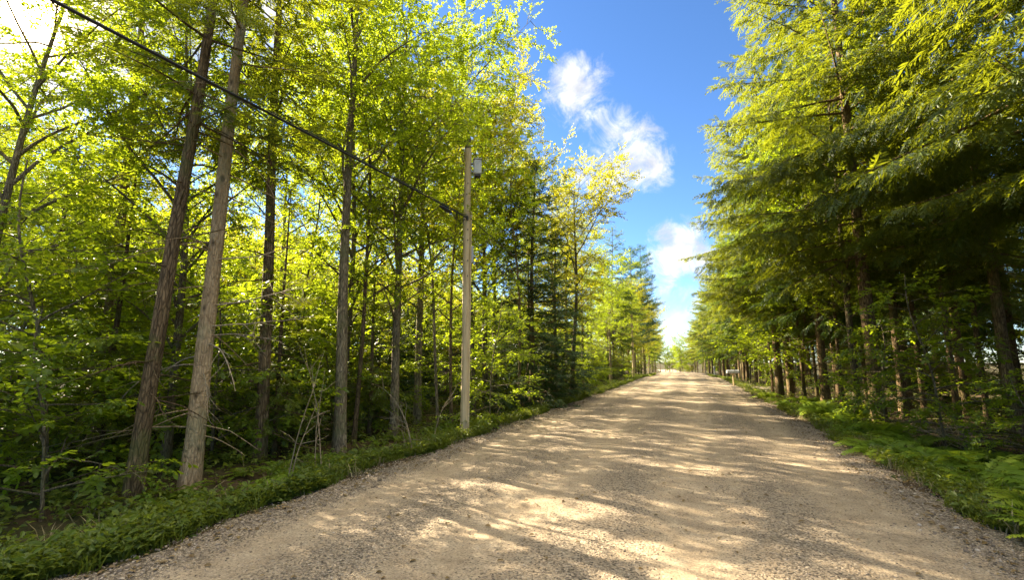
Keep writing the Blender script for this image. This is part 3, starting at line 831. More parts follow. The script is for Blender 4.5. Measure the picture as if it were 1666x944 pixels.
# ------------------------------------------------------------------ ground, road
def grid(xs, ys, zf, mat, name, uvf=None):
    X, Y = np.meshgrid(xs, ys); nx, ny = len(xs), len(ys)
    V = np.stack([X, Y, zf(X, Y)], -1).reshape(-1, 3)
    i = (np.arange(ny - 1)[:, None] * nx + np.arange(nx - 1)[None, :]).ravel()
    q = np.stack([i, i + 1, i + nx + 1, i + nx], 1)
    mb = MB(); mb.add(V, None, q)
    return link(name, mb.mesh(name, mat, True))


def soil_mat():
    m, nt, nd, L = new_mat('forest floor')
    out = N(nd, 'ShaderNodeOutputMaterial'); pb = N(nd, 'ShaderNodeBsdfPrincipled', i_Roughness=0.95)
    pb.inputs['Specular IOR Level'].default_value = 0.1
    tc = N(nd, 'ShaderNodeTexCoord')
    n1 = N(nd, 'ShaderNodeTexNoise', i_Scale=1.1, i_Detail=6.0); L.new(tc.outputs['Object'], n1.inputs['Vector'])
    n2 = N(nd, 'ShaderNodeTexNoise', i_Scale=28.0, i_Detail=6.0, i_Roughness=.7); L.new(tc.outputs['Object'], n2.inputs['Vector'])
    r1 = ramp(nd, [(0.3, (0.035, 0.024, 0.014)), (0.55, (0.085, 0.058, 0.030)), (0.75, (0.15, 0.105, 0.055))]); L.new(n2.outputs[0], r1.inputs[0])
    r2 = ramp(nd, [(0.45, (0, 0, 0)), (0.62, (.8, .8, .8))]); L.new(n1.outputs[0], r2.inputs[0])
    mx = N(nd, 'ShaderNodeMix', data_type='RGBA'); L.new(r2.outputs[0], mx.inputs[0]); L.new(r1.outputs[0], mx.inputs[6])
    mx.inputs[7].default_value = (0.04, 0.06, 0.015, 1)
    L.new(mx.outputs[2], pb.inputs['Base Color'])
    bp = N(nd, 'ShaderNodeBump', i_Strength=.8, i_Distance=.04); L.new(n2.outputs[0], bp.inputs['Height']); L.new(bp.outputs[0], pb.inputs['Normal'])
    L.new(pb.outputs[0], out.inputs['Surface'])
    return m


def gravel_mat():
    m, nt, nd, L = new_mat('gravel road')
    out = N(nd, 'ShaderNodeOutputMaterial'); pb = N(nd, 'ShaderNodeBsdfPrincipled', i_Roughness=0.85)
    pb.inputs['Specular IOR Level'].default_value = 0.2
    tc = N(nd, 'ShaderNodeTexCoord'); uv = N(nd, 'ShaderNodeUVMap')
    sp = N(nd, 'ShaderNodeSeparateXYZ'); L.new(uv.outputs[0], sp.inputs[0])
    P = tc.outputs['Object']
    # stretched streaks along the wheel paths
    mp = N(nd, 'ShaderNodeMapping'); mp.inputs['Scale'].default_value = (1.6, .16, 1); L.new(uv.outputs[0], mp.inputs[0])
    big = N(nd, 'ShaderNodeTexNoise', i_Scale=1.3, i_Detail=5.0, i_Roughness=.6); L.new(mp.outputs[0], big.inputs['Vector'])
    med = N(nd, 'ShaderNodeTexNoise', i_Scale=3.2, i_Detail=7.0, i_Roughness=.65); L.new(P, med.inputs['Vector'])
    fine = N(nd, 'ShaderNodeTexNoise', i_Scale=55.0, i_Detail=5.0, i_Roughness=.75); L.new(P, fine.inputs['Vector'])
    vor = N(nd, 'ShaderNodeTexVoronoi', i_Scale=62.0); L.new(P, vor.inputs['Vector'])
    sep = N(nd, 'ShaderNodeSeparateColor'); L.new(vor.outputs['Color'], sep.inputs[0])
    # sand colour
    sand = ramp(nd, [(0.25, (0.285, 0.21, 0.13)), (0.5, (0.415, 0.32, 0.205)), (0.75, (0.52, 0.415, 0.28))]); L.new(med.outputs[0], sand.inputs[0])
    stone = ramp(nd, [(0.0, (0.10, 0.080, 0.058)), (0.35, (0.25, 0.198, 0.138)), (0.75, (0.38, 0.30, 0.205)), (1.0, (0.52, 0.43, 0.31))]); L.new(sep.outputs[0], stone.inputs[0])
    # amount of loose stone: edges and the middle ridge more, wheel paths less
    a = N(nd, 'ShaderNodeMath', operation='ABSOLUTE'); L.new(sp.outputs[0], a.inputs[0])
    ed = N(nd, 'ShaderNodeMapRange', interpolation_type='SMOOTHSTEP', i_1=2.7, i_2=3.5, i_3=0.0, i_4=.42); L.new(a.outputs[0], ed.inputs[0])
    wv = N(nd, 'ShaderNodeMath', operation='MULTIPLY', i_1=2 * math.pi / 1.75); L.new(sp.outputs[0], wv.inputs[0])
    cs = N(nd, 'ShaderNodeMath', operation='COSINE'); L.new(wv.outputs[0], cs.inputs[0])
    c2 = N(nd, 'ShaderNodeMath', operation='MULTIPLY_ADD', i_1=.19, i_2=-.03); L.new(cs.outputs[0], c2.inputs[0])
    s1 = N(nd, 'ShaderNodeMath', operation='ADD'); L.new(ed.outputs[0], s1.inputs[0]); L.new(c2.outputs[0], s1.inputs[1])
    s2 = N(nd, 'ShaderNodeMath', operation='ADD'); L.new(s1.outputs[0], s2.inputs[0]); L.new(big.outputs[0], s2.inputs[1])
    s3 = N(nd, 'ShaderNodeMath', operation='MULTIPLY_ADD', i_1=.5); L.new(fine.outputs[0], s3.inputs[0]); L.new(s2.outputs[0], s3.inputs[2])
    s4 = N(nd, 'ShaderNodeMath', operation='MULTIPLY_ADD', i_1=.55); L.new(sep.outputs[1], s4.inputs[0]); L.new(s3.outputs[0], s4.inputs[2])
    am = N(nd, 'ShaderNodeMapRange', i_1=.96, i_2=1.18); L.new(s4.outputs[0], am.inputs[0])
    mx = N(nd, 'ShaderNodeMix', data_type='RGBA'); L.new(am.outputs[0], mx.inputs[0]); L.new(sand.outputs[0], mx.inputs[6]); L.new(stone.outputs[0], mx.inputs[7])
    fr = ramp(nd, [(0.34, (.34, .32, .30)), (0.46, (.84, .83, .82)), (0.64, (1.2, 1.2, 1.2))]); L.new(fine.outputs[0], fr.inputs[0])
    ml = N(nd, 'ShaderNodeMix', data_type='RGBA', blend_type='MULTIPLY'); ml.inputs[0].default_value = 1
    L.new(mx.outputs[2], ml.inputs[6]); L.new(fr.outputs[0], ml.inputs[7])
    L.new(ml.outputs[2], pb.inputs['Base Color'])
    dv = N(nd, 'ShaderNodeMath', operation='MULTIPLY', i_1=-.9); L.new(vor.outputs['Distance'], dv.inputs[0])
    hm = N(nd, 'ShaderNodeMath', operation='MULTIPLY'); L.new(dv.outputs[0], hm.inputs[0]); L.new(am.outputs[0], hm.inputs[1])
    h1 = N(nd, 'ShaderNodeMath', operation='MULTIPLY_ADD', i_1=.7); L.new(fine.outputs[0], h1.inputs[0]); L.new(hm.outputs[0], h1.inputs[2])
    h2 = N(nd, 'ShaderNodeMath', operation='MULTIPLY_ADD', i_1=1.5); L.new(med.outputs[0], h2.inputs[0]); L.new(h1.outputs[0], h2.inputs[2])
    bp = N(nd, 'ShaderNodeBump', i_Strength=1.0, i_Distance=.032); L.new(h2.outputs[0], bp.inputs['Height']); L.new(bp.outputs[0], pb.inputs['Normal'])
    L.new(pb.outputs[0], out.inputs['Surface'])
    return m


xs = np.concatenate([-np.geomspace(900, 26, 14), np.arange(-24, 24, .5), np.geomspace(26, 900, 14)])
ys = np.concatenate([-np.geomspace(400, 14, 8), np.arange(-12, 60, .5), np.arange(60, 220, 2.5), np.geomspace(225, 1500, 10)])
o = grid(xs, ys, lambda X, Y: np.where(np.abs(X - road_x(Y)) < ROAD_HALF - .5, road_z(Y) - .12, ground_z(X, Y)), soil_mat(), 'ground')
tag(o, 'dark forest floor of soil, litter and moss under the trees', None, None, 'structure')

us = np.linspace(-1, 1, 61); vy = np.concatenate([np.arange(-10, 40, .25), np.arange(40, 232, 1.0)])
U, V = np.meshgrid(us, vy)
half = ROAD_HALF + .38 + 0 * V
lat = U * half
X = road_x(V) + lat
Z = road_z(V) - .06 * np.minimum(np.abs(lat) / ROAD_HALF, 1) ** 2.2 + .012 * np.cos(lat * 2 * np.pi / 1.75) + .010 * np.sin(V * .9 + lat) + .006 * np.sin(V * 2.3 - 1.7 * lat)
rag = np.clip((np.abs(lat) - ROAD_HALF + .12) / .50, 0, 1)
Z = np.where(rag > 0, Z * (1 - np.minimum(rag * 4, 1)) + ground_z(X, V) * np.minimum(rag * 4, 1) + .012 - .05 * rag + .022 * np.sin(V * 3.1 + lat * 4) * np.sin(V * 1.3 + 1) + rs.normal(0, .008, V.shape), Z)
n_u = len(us); i = (np.arange(len(vy) - 1)[:, None] * n_u + np.arange(n_u - 1)[None, :]).ravel()
mb = MB(); mb.add(np.stack([X, V, Z], -1).reshape(-1, 3), None, np.stack([i, i + 1, i + n_u + 1, i + n_u], 1))
GRAVEL = gravel_mat()
road = link('road', mb.mesh('road', GRAVEL, True, np.stack([lat, V], -1).reshape(-1, 2)))
tag(road, 'wide tan gravel road running straight away between the forests', None, None, 'structure')


def road_surf(x, y):
    l = x - road_x(y); u = np.clip(np.abs(l) / ROAD_HALF, 0, 1)
    zr = road_z(y) - .06 * u ** 2.2 + .012 * np.cos(l * 2 * np.pi / 1.75) + .010 * np.sin(y * .9 + l) + .006 * np.sin(y * 2.3 - 1.7 * l)
    return np.where(np.abs(l) < ROAD_HALF - .05, zr, ground_z(x, y))


# driveway mouth on the right
mb = MB(); yy = np.linspace(31.8, 35.6, 9); uu = np.linspace(0, 1, 9)
U, V = np.meshgrid(uu, yy); X = road_x(V) + ROAD_HALF - .3 + U * 9
mb.add(np.stack([X, V + U * 1.5, np.maximum(road_surf(X, V), ground_z(X, V)) + .02 + 0 * U], -1).reshape(-1, 3), None,
       np.stack([k := (np.arange(8)[:, None] * 9 + np.arange(8)[None, :]).ravel(), k + 1, k + 10, k + 9], 1))
o = link('driveway', mb.mesh('driveway', GRAVEL, True, np.stack([U * .5, V], -1).reshape(-1, 2))); tag(o, 'pale gravel driveway mouth beside the mailbox', None, None, 'structure')

# loose stones: stuff nobody could count
def stone_mat():
    m, nt, nd, L = new_mat('loose stone')
    out = N(nd, 'ShaderNodeOutputMaterial'); pb = N(nd, 'ShaderNodeBsdfPrincipled', i_Roughness=0.85)
    geo = N(nd, 'ShaderNodeNewGeometry')
    rp = ramp(nd, [(0, (.08, .062, .045)), (.4, (.19, .145, .10)), (.8, (.31, .245, .17)), (1, (.44, .37, .28))]); L.new(geo.outputs['Random Per Island'], rp.inputs[0])
    L.new(rp.outputs[0], pb.inputs['Base Color']); L.new(pb.outputs[0], out.inputs['Surface'])
    return m


g = np.random.RandomState(77)
phi = (1 + 5 ** .5) / 2
ico = unit(np.array([[-1, phi, 0], [1, phi, 0], [-1, -phi, 0], [1, -phi, 0], [0, -1, phi], [0, 1, phi], [0, -1, -phi], [0, 1, -phi], [phi, 0, -1], [phi, 0, 1], [-phi, 0, -1], [-phi, 0, 1]], float))
icf = np.array([[0, 11, 5], [0, 5, 1], [0, 1, 7], [0, 7, 10], [0, 10, 11], [1, 5, 9], [5, 11, 4], [11, 10, 2], [10, 7, 6], [7, 1, 8], [3, 9, 4], [3, 4, 2], [3, 2, 6], [3, 6, 8], [3, 8, 9], [4, 9, 5], [2, 4, 11], [6, 2, 10], [8, 6, 7], [9, 8, 1]])
nst = 30000
sy = 1.2 + 22 * g.rand(nst) ** 1.5
e = g.rand(nst)
sl = np.where(e < .30, -ROAD_HALF + g.normal(-.0, .3, nst), np.where(e < .58, ROAD_HALF - g.normal(0.02, .32, nst), g.uniform(-3.3, 3.3, nst)))
size = np.where(e < .58, g.uniform(.004, .012, nst) * (1 + 1.0 * (g.rand(nst) < .05)), g.uniform(.003, .0085, nst))
sx = road_x(sy) + sl
sz = road_surf(sx, sy) + size * .25
sc3 = size[:, None] * g.uniform(.6, 1.35, (nst, 3)); sc3[:, 2] *= .7
v = ico[None] * g.uniform(.75, 1.25, (nst, 12, 1)) * sc3[:, None, :]
a = g.uniform(0, 6.28, nst); ca, sa = np.cos(a)[:, None], np.sin(a)[:, None]
v = np.stack([v[..., 0] * ca - v[..., 1] * sa, v[..., 0] * sa + v[..., 1] * ca, v[..., 2]], -1) + np.stack([sx, sy, sz], 1)[:, None, :]
mb = MB(); mb.add(v.reshape(-1, 3), (icf[None] + (np.arange(nst) * 12)[:, None, None]).reshape(-1, 3))
o = link('gravel', mb.mesh('gravel', stone_mat(), False)); tag(o, 'loose gravel stones scattered along both road edges', None, None, 'stuff')

# weeds and grass along both edges
def tmpl_weed(seed):
    g = np.random.RandomState(seed); V, T, k = [], [], 0
    for i in range(9):
        a = g.uniform(0, 6.28); l = g.uniform(.035, .10)
        v, t = leaf_shape(l, l * .5, .008, 7)
        v = rot(v, a, g.uniform(-.2, .9), g.normal(0, .3)) + np.array([g.normal(0, .03), g.normal(0, .03), g.uniform(.01, .20)])
        V.append(v); T.append(t + k); k += len(v)
    return np.concatenate(V), np.concatenate(T)


def tmpl_grass(seed):
    g = np.random.RandomState(seed); V, T, k = [], [], 0
    for i in range(9):
        a = g.uniform(0, 6.28); h = g.uniform(.06, .19); b = g.uniform(.03, .2)
        d = np.array([math.cos(a), math.sin(a), 0]); s = np.array([-d[1], d[0], 0]) * .005
        o0 = np.array([g.normal(0, .03), g.normal(0, .03), 0])
        v = np.array([o0 - s, o0 + s, o0 + d * b * .35 + [0, 0, h * .6] + s * .8, o0 + d * b * .35 + [0, 0, h * .6] - s * .8, o0 + d * b + [0, 0, h]])
        V.append(v); T.append(np.array([[0, 1, 2], [0, 2, 3], [3, 2, 4]]) + k); k += 5
    return np.concatenate(V), np.concatenate(T)


TW = [tmpl_weed(i) for i in range(4)]; TG = [tmpl_grass(i) for i in range(4)]
g = np.random.RandomState(31)
for nm, lab, tm, cnt in (('weeds', 'low broad-leaved weeds covering the banks beside the road', TW, 9000), ('grass', 'grass tufts growing along the road edges', TG, 5000)):
    wy = 1.5 + 75 * g.rand(cnt) ** 2.0
    side = np.where(g.rand(cnt) < .72, -1, 1)
    off = .02 + np.abs(g.normal(0, .62, cnt)) if nm == 'weeds' else .0 + np.abs(g.normal(0, .42, cnt))
    # ragged edge
    off = off * np.clip(.35 + .9 * np.sin(wy * 1.1 + side * 2) ** 2 + .4 * np.sin(wy * 3.7), .15, 1.3) + .18 * np.sin(wy * 1.9 + side) * np.sin(wy * .7) + .12
    wx = road_x(wy) + side * (ROAD_HALF + off)
    P = np.stack([wx, wy, ground_z(wx, wy) - .01], 1)
    a = g.uniform(0, 6.28, cnt)
    mb = MB(); scatter(mb, tm, P, np.stack([np.cos(a), np.sin(a), 0 * a], 1), g.uniform(.6, 1.3, cnt), g, .12)
    o = link(nm, mb.mesh(nm, M['weed'], False)); tag(o, lab, None, None, 'stuff')
cnt = 800
wy = 1.5 + 45 * g.rand(cnt) ** 1.8; side = np.where(g.rand(cnt) < .4, -1, 1); wx = road_x(wy) + side * (ROAD_HALF + .1 + np.abs(g.normal(0, .7, cnt)))
P = np.stack([wx, wy, ground_z(wx, wy) - .01], 1); a = g.uniform(0, 6.28, cnt)
mb = MB(); scatter(mb, TG, P, np.stack([np.cos(a), np.sin(a), 0 * a], 1), g.uniform(.7, 1.5, cnt), g, .2)
o = link('dry_grass', mb.mesh('dry_grass', leaf_mat('dry grass', (.14, .11, .05), (.26, .21, .10), (.38, .32, .17), (.35, .3, .12), .3, 1.0), False)); tag(o, 'straw coloured dry grass among the verge weeds', None, None, 'stuff')
# forest floor herbs
cnt = 5000
wy = 2 + 45 * g.rand(cnt) ** 1.6; side = np.where(g.rand(cnt) < .6, -1, 1)
wx = road_x(wy) + side * (ROAD_HALF + g.uniform(1.4, 9, cnt))
P = np.stack([wx, wy, ground_z(wx, wy) - .01], 1); a = g.uniform(0, 6.28, cnt)
mb = MB(); scatter(mb, TW, P, np.stack([np.cos(a), np.sin(a), 0 * a], 1), g.uniform(.8, 1.7, cnt), g, .12)
o = link('undergrowth', mb.mesh('undergrowth', M['weed'], False)); tag(o, 'low leafy undergrowth on the forest floor', None, None, 'stuff')

# fallen leaves and needles, mostly along the edges
g = np.random.RandomState(41); cnt = 4200
fy = 1.5 + 28 * g.rand(cnt) ** 1.5; sd = np.where(g.rand(cnt) < .5, -1, 1)
fl_ = sd * (ROAD_HALF - .5 + np.abs(g.normal(0, .9, cnt))) ; m_ = g.rand(cnt) < .12; fl_ = np.where(m_, g.uniform(-3, 3, cnt), fl_)
fx = road_x(fy) + fl_
P = np.stack([fx, fy, np.maximum(road_surf(fx, fy), ground_z(fx, fy)) + .012], 1); a = g.uniform(0, 6.28, cnt)
one = leaf_shape(.055, .032, .008, 7)
mb = MB(); scatter(mb, [one], P, np.stack([np.cos(a), np.sin(a), g.normal(0, .12, cnt)], 1), g.uniform(.5, 1.2, cnt), g, .25)
o = link('fallen_leaves', mb.mesh('fallen_leaves', leaf_mat('dry leaf', (.09, .055, .02), (.20, .13, .05), (.30, .22, .09), (.3, .2, .06), .2, 2.0), False)); tag(o, 'dry fallen leaves scattered on the gravel edges', None, None, 'stuff')

# ------------------------------------------------------------------ utility pole
def pole_mat():
    m, nt, nd, L = new_mat('weathered pole wood')
    out = N(nd, 'ShaderNodeOutputMaterial'); pb = N(nd, 'ShaderNodeBsdfPrincipled', i_Roughness=0.8)
    tc = N(nd, 'ShaderNodeTexCoord'); mp = N(nd, 'ShaderNodeMapping'); mp.inputs['Scale'].default_value = (14, 14, .7)
    L.new(tc.outputs['Object'], mp.inputs[0])
    n1 = N(nd, 'ShaderNodeTexNoise', i_Scale=2.0, i_Detail=7.0, i_Roughness=.65); L.new(mp.outputs[0], n1.inputs['Vector'])
    rp = ramp(nd, [(.28, (.17, .115, .055)), (.42, (.42, .315, .16)), (.7, (.60, .475, .265))]); L.new(n1.outputs[0], rp.inputs[0])
    L.new(rp.outputs[0], pb.inputs['Base Color'])
    bp = N(nd, 'ShaderNodeBump', i_Strength=.5, i_Distance=.012); L.new(n1.outputs[0], bp.inputs['Height']); L.new(bp.outputs[0], pb.inputs['Normal'])
    L.new(pb.outputs[0], out.inputs['Surface'])
    return m


WOOD = pole_mat()
BLACK = plain_mat('black cable sheath', (.012, .012, .013), .5)
GREYM = plain_mat('grey enclosure paint', (.42, .43, .40), .45, 0, .4, .12, 8)
STEEL = plain_mat('galvanised steel', (.33, .33, .32), .4, .8)
DARKM = plain_mat('dark rusted fitting', (.06, .05, .045), .6, .3)
WHITEP = plain_mat('white plastic', (.34, .34, .33), .5, 0, .4, .08)
px_, py_ = ground_pt(755, 706)
d_pole = math.hypot(px_, py_)
top_z = float(at_dist(763, 243, d_pole)[2])
PZ = float(ground_z(px_, py_))
pole = empty('utility_pole', (px_, py_, PZ)); tag(pole, 'weathered wooden utility pole with grey box near its top at left road edge', 'utility pole')
camdir = math.atan2(-py_, -px_)                       # towards the photographer
rt = np.array([math.cos(camdir + math.pi / 2), math.sin(camdir + math.pi / 2), 0])      # to the right as one looks at the pole
tow = np.array([math.cos(camdir), math.sin(camdir), 0])
HP = top_z - PZ
mb = MB(); zz = np.linspace(-.3, HP, 14)
mb.tube(np.stack([0 * zz + .01 * np.sin(zz), 0 * zz, zz], 1), np.linspace(.098, .082, 14), 20)
link('shaft', mb.mesh('shaft', WOOD), pole)
mb = MB(); mb.tube(np.array([[0, 0, HP - .02], [.01, 0, HP + .14], [.02, 0, HP + .30], [.03, 0, HP + .36]]) , [.07, .062, .055, .02], 12)
link('pole_top', mb.mesh('pole_top', M['bark_grey']), pole)


def z_of(py):
    return float(at_dist(763, py, d_pole)[2]) - PZ


zb = z_of(273); c = rt * .235 + tow * .02
mb = MB(); mb.box((c[0], c[1], zb), (.22, .20, .38), camdir, .025)
bx = link('equipment_box', mb.mesh('equipment_box', GREYM, False), pole); bx['label'] = 'grey metal enclosure on the pole'
mb = MB(); mb.box((c[0], c[1], zb + .20), (.25, .23, .022), camdir, .008); link('lid', mb.mesh('lid', GREYM, False), bx)
mb = MB(); mb.box((c[0], c[1], zb - .215), (.17, .15, .05), camdir, .008); 
for k in (-.05, .05):
    q = c + tow * k * .6 + rt * k
    mb.tube(np.array([[q[0], q[1], zb - .23], [q[0], q[1], zb - .29]]), .018, 8)
link('cable_gland', mb.mesh('cable_gland', DARKM, False), bx)
for dz in (.11, -.11):
    mb = MB(); q = rt * .105; mb.box((q[0], q[1], zb + dz), (.06, .09, .035), camdir + math.pi / 2, .005); link('mounting_bracket', mb.mesh('mounting_bracket', STEEL, False), pole)
# riser conduit down the right side of the pole, with a white guard
q = rt * .098 + tow * .035
mb = MB(); mb.tube(np.array([[q[0], q[1], z] for z in np.linspace(.0, z_of(345), 10)]), .018, 8); link('riser_conduit', mb.mesh('riser_conduit', WOOD), pole)
q = rt * .135; mb = MB(); mb.box((q[0], q[1], z_of(414)), (.07, .06, .42), camdir, .012); link('cable_guard', mb.mesh('cable_guard', WHITEP, False), pole)
for py in (300, 318, 338, 375, 392, 425, 450):
    q = tow * .092 + rt * rs.uniform(-.03, .03); mb = MB(); z = z_of(py)
    mb.tube(np.array([[q[0] - tow[0] * .02, q[1] - tow[1] * .02, z], [q[0] + tow[0] * .012, q[1] + tow[1] * .012, z]]), .014, 8)
    link('bolt', mb.mesh('bolt', DARKM, False), pole)
za = z_of(357)
mb = MB(); q = tow * .10; mb.box((q[0], q[1], za), (.07, .06, .10), camdir, .008); link('cable_clamp', mb.mesh('cable_clamp', DARKM, False), pole)

# the overhead cable from behind the photographer to the pole and on to the next one
A = np.array([px_, py_, PZ + za]) + tow * .14
def cable_pt(px, py, lateral):
    d = ray(px, py); t = lateral / d[0]
    return np.array([d[0] * t, d[1] * t, CAM_H + d[2] * t])
lx = A[0]
pts = [A]
B0 = cable_pt(600, 268, lx); B1 = cable_pt(390, 160, lx); B2 = cable_pt(200, 60, lx); B3 = cable_pt(75, -8, lx)
samples = np.array([A, B0, B1, B2, B3])
co = np.polyfit(samples[:, 1] - A[1], samples[:, 2] - A[2], 2)
dy = np.linspace(0, -26, 60)
zc = np.polyval(co, np.maximum(dy, -9)) - np.polyval(co, 0)
sl_ = (np.polyval(co, -9) - np.polyval(co, -8.9)) / .1
zc = np.where(dy < -9, zc + (-9 - dy) * -0.02, zc)
pth = np.stack([np.full(60, lx) + .0 * dy, A[1] + dy, A[2] + zc], 1)
mb = MB(); mb.tube(pth, .018, 8)
# a thinner messenger wire lashed just above
mb.tube(pth[:14] + np.array([0, 0, .035]), .006, 6)
cab = link('overhead_cable', mb.mesh('overhead_cable', BLACK)); tag(cab, 'thick black overhead cable sagging from the upper left to the utility pole', 'cable')
i0 = cable_pt(735, 345, lx)
i1 = cable_pt(716, 334, lx)
mb = MB(); ax = np.linspace(0, 1, 9)[:, None]; sp_ = i0 * (1 - ax) + i1 * ax + np.array([0, 0, -.02])
mb.tube(sp_, np.array([.02, .038, .045, .048, .048, .048, .045, .038, .02]), 10); link('splice_case', mb.mesh('splice_case', BLACK), cab)
for k, (a0, a1, dp) in enumerate(((.10, .62, .22), (.16, .45, .30))):
    t = np.linspace(0, 1, 14)[:, None]
    p0 = A + np.array([0, -a0, -.01]); p1 = A + np.array([.02, -a1, -.02 + .02 * k]); p = p0 * (1 - t) + p1 * t; p[:, 2] -= dp * (4 * t * (1 - t)).ravel()
    mb = MB(); mb.tube(p, .007, 6); link('drip_loop', mb.mesh('drip_loop', BLACK), cab)
# onward spans
E = np.array([float(road_x(46)) - 4.0, 46.0, float(road_z(46)) + 4.9])
for k, (dz, r, lab) in enumerate(((0, .012, 'thin black cable running on from the pole clamp into the left trees'), (.55, .006, 'thin wire running on from beside the white guard into the left trees'))):
    t = np.linspace(0, 1, 30)[:, None]
    s0 = A + np.array([.05, .1, -dz]); p = s0 * (1 - t) + (E + np.array([0, 0, -dz])) * t; p[:, 2] -= 1.0 * (4 * t * (1 - t)).ravel()
    mb = MB(); mb.tube(p, r, 6); o = link('overhead_cable', mb.mesh('overhead_cable', BLACK)); tag(o, lab, 'cable')
# far pole that carries them
mb = MB(); mb.tube(np.array([[0, 0, -.3], [0, 0, 3], [0, 0, 6.2]]), [.11, .10, .085], 12)
fp = empty('utility_pole', (E[0] - .12, 46, float(ground_z(E[0] - .12, 46)))); tag(fp, 'distant wooden utility pole half hidden in the left roadside trees', 'utility pole')
link('shaft', mb.mesh('shaft', WOOD), fp)
mb = MB(); mb.box((0.1, 0, E[2] - float(fp.location[2])), (.06, .06, .12), 0, .008); link('cable_clamp', mb.mesh('cable_clamp', DARKM, False), fp)

# ------------------------------------------------------------------ mailbox, posts
x, y = ground_pt(1194, 629)
mbx = empty('mailbox', (x, y, float(ground_z(x, y))), YAW * .4, .82); tag(mbx, 'pale grey metal mailbox on a post beside the gravel driveway on the right', 'mailbox')
mb = MB(); W, H_, Lm = .36, .22, .88
a = np.linspace(0, math.pi, 11); pr = np.concatenate([[[-W / 2, 0]], np.stack([-np.cos(a) * W / 2, H_ * .5 + np.sin(a) * H_ * .7], 1), [[W / 2, 0]]])
n = len(pr); v = np.concatenate([np.stack([np.full(n, sx_ * Lm / 2), pr[:, 0], pr[:, 1] + 1.02], 1) for sx_ in (-1, 1)])
q = [[k, (k + 1) % n, n + (k + 1) % n, n + k] for k in range(n)]
mb.add(v, [[0, k + 1, k] for k in range(1, n - 1)] + [[n, n + k, n + k + 1] for k in range(1, n - 1)], [r[::-1] for r in q])
body = link('body', mb.mesh('body', WHITEP, False), mbx)
mb = MB(); mb.box((-Lm / 2 - .012, 0, 1.13), (.02, W * .96, H_ * .9), 0, .006); dr = link('door', mb.mesh('door', WHITEP, False), mbx)
mb = MB(); mb.box((-Lm / 2 - .03, 0, 1.24), (.02, .06, .025), 0, .004); link('handle', mb.mesh('handle', STEEL, False), dr)
mb = MB(); mb.box((.05, -W / 2 - .012, 1.22), (.03, .01, .22), 0, .003); mb.box((.10, -W / 2 - .012, 1.30), (.13, .01, .07), 0, .003)
link('flag', mb.mesh('flag', plain_mat('grey flag', (.4, .38, .35), .5), False), mbx)
mb = MB(); mb.box((0, 0, .36), (.09, .09, 1.3), 0, .01); mb.box((0, 0, 1.0), (.6, .16, .03), 0, .006); link('post', mb.mesh('post', WOOD, False), mbx)


def post(x, y, h, r, label, mat, cap=True):
    p = empty('marker_post', (x, y, float(ground_z(x, y)))); tag(p, label, 'post')
    mb = MB(); mb.tube(np.array([[0, 0, -.2], [0, 0, h * .5], [0, 0, h]]), r, 10); link('shaft', mb.mesh('shaft', mat), p)
    if cap:
        mb = MB(); mb.tube(np.array([[0, 0, h - .05], [0, 0, h + .01], [0, 0, h + .03]]), [r * 1.25, r * 1.25, r * .5], 10); link('cap', mb.mesh('cap', mat), p)


y = 44.0; post(float(road_x(y)) + ROAD_HALF + 1.3, y, 2.6, .055, 'slim bare wooden post on the right verge past the mailbox', WOOD)
y = 72.0; post(float(road_x(y)) + ROAD_HALF + .9, y, 1.3, .11, 'pale marker post far down the right verge', WHITEP)
y = 33.0; post(float(road_x(y)) - ROAD_HALF - .9, y, .75, .05, 'short grey post on the left verge near the far bend', WOOD)

# ------------------------------------------------------------------ sky, sun
SUN = ray(38, 18)
elev = math.asin(SUN[2]); az = math.atan2(SUN[0], SUN[1])       # az clockwise from +Y
w = bpy.data.worlds.new('World'); SC.world = w; w.use_nodes = True
nt = w.node_tree; nd = nt.nodes; L = nt.links; nd.clear()
out = N(nd, 'ShaderNodeOutputWorld'); bg = N(nd, 'ShaderNodeBackground', i_Strength=0.05)
sky = N(nd, 'ShaderNodeTexSky', sky_type='NISHITA', sun_disc=False, sun_elevation=elev, sun_rotation=az, altitude=1800.0, air_density=1.0, dust_density=.3, ozone_density=3.5)
tc = N(nd, 'ShaderNodeTexCoord'); D = tc.outputs['Generated']
nz = N(nd, 'ShaderNodeTexNoise', i_Scale=15.0, i_Detail=11.0, i_Roughness=.68, i_Distortion=.5); L.new(D, nz.inputs['Vector'])
total = None
for px, py, rad, amp in ((932, 138, 46, 1.05), (966, 190, 36, .9), (1012, 240, 54, 1.05), (1055, 268, 44, 1), (985, 275, 54, 1.05), (880, 60, 60, .42), (1110, 412, 50, 1.1), (1100, 500, 75, .85), (1040, 330, 40, .45),
                         (750, 265, 70, .9), (715, 215, 50, .7), (560, 90, 90, .8), (430, 40, 110, 1.), (300, 30, 110, 1.), (905, 45, 40, .45), (640, 330, 120, .8), (1085, 590, 60, .6)):
    v = ray(px, py)
    dt = N(nd, 'ShaderNodeVectorMath', operation='DOT_PRODUCT'); dt.inputs[1].default_value = tuple(v); L.new(D, dt.inputs[0])
    a = math.atan(rad / 770.0)
    mr = N(nd, 'ShaderNodeMapRange', i_1=math.cos(a * 1.5), i_2=math.cos(a * .1), i_3=0.0, i_4=amp); L.new(dt.outputs['Value'], mr.inputs[0])
    if total is None:
        total = mr.outputs[0]
    else:
        mxn = N(nd, 'ShaderNodeMath', operation='MAXIMUM'); L.new(total, mxn.inputs[0]); L.new(mr.outputs[0], mxn.inputs[1]); total = mxn.outputs[0]
